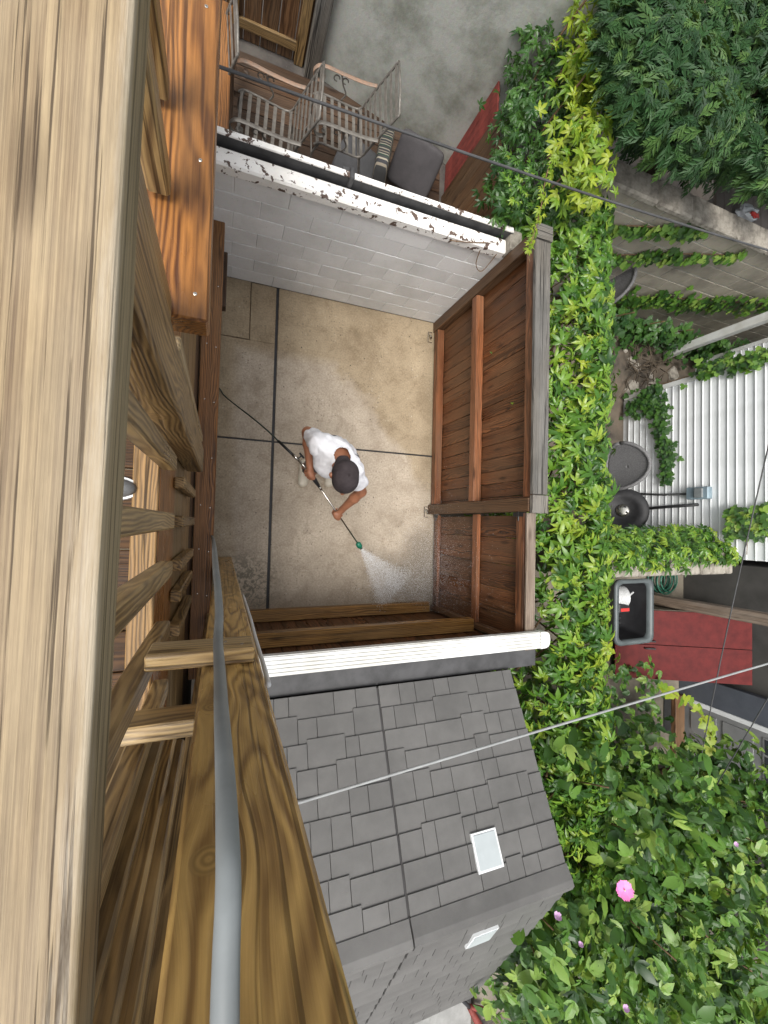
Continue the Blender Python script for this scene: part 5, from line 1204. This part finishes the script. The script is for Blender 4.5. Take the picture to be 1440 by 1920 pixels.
for y0, y1 in ((-2.04, -1.575), (-1.565, -1.10)):
    m = MB(); b0 = Vector((X0, y0, Z0)); m.prism([b0, b0+Vector((0, y1-y0, 0)), b0+Vector((0, y1-y0, 0))+sl, b0+sl], sn*0.03); leafd = m.build('door_leaf', 'red_paint', bk)
    yh = -1.62 if y0 < -1.8 else -1.52; hc = Vector((X0, yh, Z0))+sdir*0.38+sn*0.03
    m = MB(); m.tube([hc, hc+sn*0.03, hc+sn*0.03+sdir*0.13, hc+sdir*0.13], 0.010, 8); m.build('handle', 'dark_grey', leafd, True)
m = MB()
for y in (-2.05, -1.13): m.prism([(X0-0.02, y, -0.002), (X1, y, -0.002), (X1, y, Z1-0.005), (X0-0.02, y, Z0-0.005)], (0, 0.04, 0))
m.build('side_wall', 'yard_concrete', bk)
tp = P(1218, 1118, 0.05); tag(board('timber_post', (tp.x-0.05, tp.y-0.10, -0.002), (tp.x+0.09, tp.y+0.04, 3.3), 'w_pale', None, 'z', 0.008), 'square weathered timber post between the hose coil and red cellar doors', 'post')
hc_ = P(1243, 1088, 0.12); m = MB(); pts = []
for k in range(150):
    an_ = k*0.36; rr = 0.17+0.03*math.sin(k*0.23); pts.append(hc_+Vector((rr*math.cos(an_), rr*math.sin(an_), 0.02+0.0013*k-0.12)))
m.tube(pts, 0.011, 7); tag(m.build('hose_coil', 'hose_green', None, True), 'coiled green garden hose beside the timber post', 'garden hose')
# grey tub with a fan in it
tb = thing('grey_tub', 'grey plastic cart tub holding a fan next to the red cellar doors', 'tub', (4.86, -0.98, -0.002))
def rrect(cx, cy, hx, hy, r, z, n=5):
    out = []
    for (sx, sy), a0 in (((1, 1), 0), ((-1, 1), 90), ((-1, -1), 180), ((1, -1), 270)):
        for k in range(n+1):
            an_ = R(a0+90*k/n); out.append(Vector((cx+sx*(hx-r)+r*math.cos(an_), cy+sy*(hy-r)+r*math.sin(an_), z)))
    return out
T0 = (4.80, -1.00)
rings = [rrect(*T0, 0.22, 0.28, 0.06, 0.02), rrect(*T0, 0.29, 0.36, 0.08, 0.66), rrect(*T0, 0.33, 0.40, 0.09, 0.68), rrect(*T0, 0.33, 0.40, 0.09, 0.72), rrect(*T0, 0.28, 0.35, 0.08, 0.72), rrect(*T0, 0.275, 0.345, 0.08, 0.66)]
inner = [rrect(*T0, 0.275, 0.345, 0.08, 0.655), rrect(*T0, 0.205, 0.265, 0.05, 0.05)]
def skinrings(rings, capb=True, capt=False):
    m = MB(); n = len(rings[0])
    for r_ in rings: m.v += r_
    for i in range(len(rings)-1):
        for j in range(n): j2 = (j+1) % n; m.f.append((i*n+j, i*n+j2, (i+1)*n+j2, (i+1)*n+j))
    if capb: m.f.append(tuple(range(n))[::-1])
    if capt: m.f.append(tuple(range((len(rings)-1)*n, len(rings)*n)))
    return m
skinrings(rings).build('tub_shell', 'tub_grey', tb, True, fix=False)
skinrings([rrect(*T0, 0.274, 0.344, 0.08, 0.658), rrect(*T0, 0.21, 0.27, 0.05, 0.05)], False, True).build('tub_lining', 'black', tb, True, fix=False)
fn = thing('box_fan', 'fan with pale ribbed drum and red label lying inside the grey tub', 'fan', (4.76, -0.9, 0.052))
m = MB(); prof = []
for k in range(12): prof += [(0.14, k*0.022), (0.14, k*0.022+0.014), (0.132, k*0.022+0.016), (0.132, k*0.022+0.021)]
m.lathe(prof, (4.66, -0.86, 0.40), (1, 0, 0.25), 24); m.build('drum', 'white_plastic', fn, True)
board('motor_box', (4.72, -1.06, 0.20), (4.92, -0.92, 0.56), 'black', fn, 'z', 0.02)
board('red_label', (4.75, -1.03, 0.561), (4.90, -0.99, 0.563), 'red_label', fn, 'x', 0.0005)
m = MB(); m.tube([(4.80, -0.90, 0.55), (4.92, -0.78, 0.60)], 0.012, 8); m.build('handle', 'white_plastic', fn, True)
for y in (-1.15, -1.22): board('foot', (4.70, y, 0.052), (4.90, y+0.03, 0.45), 'black', fn, 'z', 0.005)
mt = P(1262, 1335, 0); tag(board('door_mat', (mt.x-0.22, mt.y-0.28, 0.0), (mt.x+0.2, mt.y+0.25, 0.018), 'mat_black', None, 'y', 0.004), 'black openwork mat on the pavement below the grey door', 'mat')
pd = thing('wooden_platform', 'dark plank platform below the grey door at the right edge', 'platform', (6.0, -4.0, -0.002))
for k in range(9): board('plank', (6.12, -5.0+k*0.165, 0.12), (GX-0.31, -4.84+k*0.165, 0.15), 'w_brown', pd, 'x', 0.004)
for y in (-4.95, -3.62): board('joist', (6.15, y, -0.002), (GX-0.32, y+0.05, 0.119), 'w_dark', pd, 'x')
board('edge_trim', (6.06, -5.0, 0.0), (6.115, -3.55, 0.18), 'wire_light', pd, 'y')
rb = thing('round_pail', 'round pail on the dark plank platform', 'pail', (6.3, -4.2, 0.151))
pc = P(1392, 1500, 0.3); pc.x = min(pc.x, 6.35)
m = MB(); m.lathe([(0.11, 0.151), (0.14, 0.40), (0.15, 0.41), (0.13, 0.41), (0.10, 0.18)], (6.28, -4.1, 0), (0, 0, 1), 24); m.build('pail_body', 'tub_grey', rb, True)

# ------------------------------------------------------------------ terrace beyond the block wall
sw = thing('stucco_wall', 'stained grey stucco wall behind the iron chairs', 'wall', (1.7, 4.7, 0))
A, B = Vector((0.80, 4.87, 0)), Vector((3.2, 4.23, 0)); d_ = (B-A).normalized(); nn = Vector((d_.y, -d_.x, 0))
m = MB(); m.prism([A-nn*0.2, B-nn*0.2, B, A], (0, 0, 3.0)); m.build('wall_face', 'stucco', sw)
wp2 = thing('plank_screen', 'dark brown plank screen with framed panels beside the stucco wall', 'screen', (0.0, 4.95, 0))
for k in range(8):
    x = -0.62+k*0.165; board('plank', (x, 4.93, 0.0), (x+0.158, 4.955, 2.6), 'w_brown', wp2, 'z')
for x in (-0.1, 0.55): board('batten', (x, 4.895, 0.0), (x+0.09, 4.929, 2.6), 'w_deck', wp2, 'z')
for z in (0.12, 1.2): board('cross_rail', (-0.01, 4.90, z), (0.549, 4.929, z+0.09), 'w_deck', wp2, 'x')
tag(board('corner_post', (0.66, 4.80, 0.0), (0.80, 4.92, 2.8), 'w_grey', None, 'z'), 'grey corner post where the plank screen meets the stucco wall', 'post')
rp_ = thing('red_fence', 'faded red board fence at the end of the terrace', 'fence', (2.5, 4.2, 0))
for k in range(4): board('board', (2.40+k*0.004, 4.02+k*0.105, 0), (2.42+k*0.004, 4.12+k*0.105, 1.05), 'red_board', rp_, 'z', 0.003)
bp2 = thing('plank_fence', 'brown plank fence along the terrace side below the creeper', 'fence', (2.4, 3.3, 0))
for k in range(9): board('plank', (2.36, 2.72+k*0.144, 0), (2.385, 2.86+k*0.144, 1.15+U(-.02, .02)), 'w_brown', bp2, 'z', 0.003)
tf = [board('terrace_plank', (-1.2, 2.70+k*0.15, -0.004), (2.33, 2.842+k*0.15, 0.012), 'w_dark', bpy.data.objects['neighbour_terrace'], 'x', 0.003) for k in range(14)]
def iron_chair(label):
    c = thing('iron_chair', label, 'chair', (0, 0, 0), 'wrought iron terrace chairs')
    hw = 0.25
    prof = [(-0.27, 0.40), (-0.22, 0.435), (-0.1, 0.43), (0.05, 0.415), (0.17, 0.41), (0.22, 0.45), (0.27, 0.60), (0.34, 0.80), (0.40, 0.97)]
    pr = smooth_pts([Vector((x, 0, z)) for x, z in prof], 4)
    for s_ in (-1, 1):
        m = MB(); m.tube([Vector((p.x, s_*hw, p.z)) for p in pr], 0.011, 8); m.build('side_frame', 'iron', c, True)
        arm = [(0.30, 0.68), (0.2, 0.665), (0.0, 0.665), (-0.18, 0.675), (-0.27, 0.66), (-0.31, 0.60), (-0.28, 0.54), (-0.22, 0.54), (-0.20, 0.585), (-0.235, 0.60)]
        m = MB(); m.tube(smooth_pts([Vector((x, s_*(hw+0.02), z)) for x, z in arm], 4), 0.022, 8, flat=(0, 1, 0)); m.build('armrest', 'rust' if s_ > 0 else 'iron', c, True)
        m = MB(); m.tube(smooth_pts([Vector((x, s_*(hw+0.01), z)) for x, z in ((-0.05, 0.655), (-0.02, 0.58), (0.03, 0.50), (0.0, 0.43))], 4), 0.008, 6)
        for cx_ in (-0.09, -0.005): m.tube([Vector((cx_+0.028*math.cos(t), s_*(hw+0.012), 0.615+0.028*math.sin(t))) for t in [k*0.5 for k in range(11)]], 0.006, 5)
        m.build('arm_scroll', 'iron', c, True)
        m = MB(); m.tube(smooth_pts([Vector((x, s_*(hw-0.005), z)) for x, z in ((-0.22, 0.43), (-0.27, 0.28), (-0.24, 0.12), (-0.28, 0.0))], 4), 0.011, 7); m.build('leg', 'iron', c, True)
        m = MB(); m.tube(smooth_pts([Vector((x, s_*(hw-0.005), z)) for x, z in ((0.19, 0.43), (0.24, 0.25), (0.28, 0.10), (0.34, 0.0))], 4), 0.011, 7); m.build('leg', 'iron', c, True)
    m = MB(); m.tube([(0.40, -hw, 0.97), (0.405, 0, 0.985), (0.40, hw, 0.97)], 0.011, 8); m.build('top_bar', 'iron', c, True)
    # slats across seat and back
    Ltot = [0.0]
    for i in range(1, len(pr)): Ltot.append(Ltot[-1]+(pr[i]-pr[i-1]).length)
    for k in range(14):
        t = Ltot[-1]*(k+0.5)/14
        i = max(j for j in range(len(Ltot)) if Ltot[j] <= t); i = min(i, len(pr)-2); p = pr[i].lerp(pr[i+1], (t-Ltot[i])/max(1e-6, Ltot[i+1]-Ltot[i])); tg = (pr[i+1]-pr[i]).normalized(); n_ = Vector((-tg.z, 0, tg.x))
        m = MB(); b0 = p-tg*0.016-n_*0.002+Vector((0, -hw, 0)); m.prism([b0, b0+tg*0.032, b0+tg*0.032+n_*0.004, b0+n_*0.004], (0, 2*hw, 0)); m.build('slat', 'iron', c)
    m = MB(); m.tube([(-0.255, -hw, 0.2), (-0.255, hw, 0.2)], 0.008, 6); m.tube([(0.25, -hw, 0.2), (0.25, hw, 0.2)], 0.008, 6); m.build('stretcher', 'iron', c, True)
    return c
c1 = iron_chair('iron slat chair standing clear before the stucco wall'); c1.location = (0.98, 3.98, 0.012); c1.rotation_euler = (0, 0, R(2))
c2 = copy_tree(c1); c2['label'] = 'middle iron slat chair with rusty armrests before the plank screen'; c2.location = (0.27, 3.70, 0.012); c2.rotation_euler = (0, 0, R(-3))
c3 = copy_tree(c1); c3['label'] = 'iron chair half hidden by the deck edge at the terrace'; c3.location = (-0.42, 3.92, 0.012); c3.rotation_euler = (0, 0, R(4))
def cushion(name, label, c, dims, rot, mat):
    m = MB(); hx, hy, hz = [d/2 for d in dims]; N = 24; rows = 10
    for i in range(rows+1):
        ph = -math.pi/2+math.pi*i/rows
        for k in range(N):
            t = 2*math.pi*k/N; e = lambda v, p: math.copysign(abs(v)**p, v)
            m.v.append(Vector((hx*e(math.cos(ph), .25)*e(math.cos(t), .25), hy*e(math.cos(ph), .25)*e(math.sin(t), .25), hz*e(math.sin(ph), .6))))
    for i in range(rows):
        for k in range(N): k2 = (k+1) % N; m.f.append((i*N+k, i*N+k2, (i+1)*N+k2, (i+1)*N+k))
    o = m.build(name, mat, None, True, origin=(0, 0, 0)); o.location = c; o.rotation_euler = rot; return tag(o, label, 'cushion', 'cushions leaning at the terrace end')
cushion('seat_cushion', 'plain dark seat cushion leaning at the right end of the terrace', P(778, 312, 0.30), (0.52, 0.50, 0.10), (R(62), R(-8), R(-24)), 'cushion')
cushion('seat_cushion', 'striped cushion standing between the two plain cushions', P(716, 308, 0.26), (0.15, 0.50, 0.50), (R(-4), R(-12), R(-10)), 'stripe')
cushion('seat_cushion', 'flat grey cushion lying below the striped one', P(668, 308, 0.10), (0.46, 0.46, 0.11), (R(6), R(3), R(-20)), 'cushion_lite')

# ------------------------------------------------------------------ beyond the tan block wall
gd = thing('far_platform', 'grey plank platform above the tan block wall at the right edge', 'platform', (7.2, 4.0, -0.09))
for k in range(12): board('plank', (5.3+k*0.145, 3.47, 1.30), (5.44+k*0.145, 5.2, 1.335), 'deck_grey', gd, 'y', 0.003)
for x, y in ((5.35, 3.5), (6.9, 3.5), (5.35, 5.1), (6.9, 5.1)): board('leg', (x, y, -0.09), (x+0.08, y+0.08, 1.299), 'w_grey', gd, 'z')
sg = thing('shopping_bag', 'crumpled white plastic bag with red print by the far platform', 'bag', tuple(P(1395, 405, 1.75)))
def crumple(name, mat, c, r, sq, seed):
    m = MB(); N, rows = 16, 9
    for i in range(rows+1):
        ph = math.pi*i/rows
        for k in range(N):
            t = 2*math.pi*k/N; d_ = Vector((math.sin(ph)*math.cos(t), math.sin(ph)*math.sin(t), math.cos(ph))); q = 1+0.45*mnoise.noise(d_*2.1+Vector((seed, 0, 0)))
            m.v.append(c+Vector((d_.x*r*q*sq[0], d_.y*r*q*sq[1], d_.z*r*q*sq[2])))
    for i in range(rows):
        for k in range(N): k2 = (k+1) % N; m.f.append((i*N+k, i*N+k2, (i+1)*N+k2, (i+1)*N+k))
    m.build(name, mat, sg, False)
bz = P(1398, 402, 1.42); crumple('bag_body', 'bag_white', bz, 0.12, (1.3, 0.8, 0.7), 3.1); crumple('red_print', 'red_label', bz+Vector((0.03, -0.05, 0.075)), 0.06, (1.4, 0.5, 0.35), 5.2)

# ------------------------------------------------------------------ red handled tool behind the shed
tl = thing('red_shovel', 'red and black long-handled tool lying behind the shed', 'tool', tuple(P(890, 1905, 0.05)))
a, b_ = P(858, 1866, 0.08), P(880, 1888, 0.08); c_ = P(900, 1925, 0.06)
m = MB(); m.tube([a, b_], 0.022, 10); m.build('grip', 'black', tl, True)
m = MB(); m.tube([b_, c_, P(915, 1960, 0.05)], [0.03, 0.045, 0.03], 10); m.tube([b_, P(905, 1892, 0.06)], 0.028, 8); m.build('handle', 'red_board', tl, True)

# ------------------------------------------------------------------ overhead wires
def wire(name, label, pts, r, mat, sag=0.0, n=14):
    a, b_ = Vector(pts[0]), Vector(pts[-1]); q = []
    for k in range(n+1):
        t = k/n; p = a.lerp(b_, t); p.z -= sag*4*t*(1-t); q.append(p)
    m = MB(); m.tube(q, r, 7); tag(m.build(name, mat, None, True), label, 'cable')
def through(p1, z1, p2, z2, ext=0.0):
    a, b_ = P(*p1, z1), P(*p2, z2); d_ = b_-a; return [a-d_*ext, b_+d_*ext]
wire('overhead_cable', 'black overhead cable crossing above the terrace and hedge', through((437, 118), 2.75, (1500, 478), 2.75, 0.25), 0.0065, 'dark_grey', 0.06)
wire('overhead_cable', 'light grey overhead cable crossing above the shed roof', through((560, 1507), 3.05, (1500, 1228), 3.05, 0.2), 0.005, 'wire_light', 0.01)
wire('overhead_cable', 'thin black wire slanting down in front of the red cellar doors', through((1450, 805), 2.6, (1310, 1450), 1.6, 0.1), 0.005, 'dark_grey', 0.02)
wire('overhead_cable', 'thin black wire slanting in front of the grey door', through((1460, 1275), 2.4, (1330, 1495), 1.5, 0.1), 0.005, 'dark_grey', 0.0)
for o in bpy.data.objects:
    if '_w' in o: del o['_w']
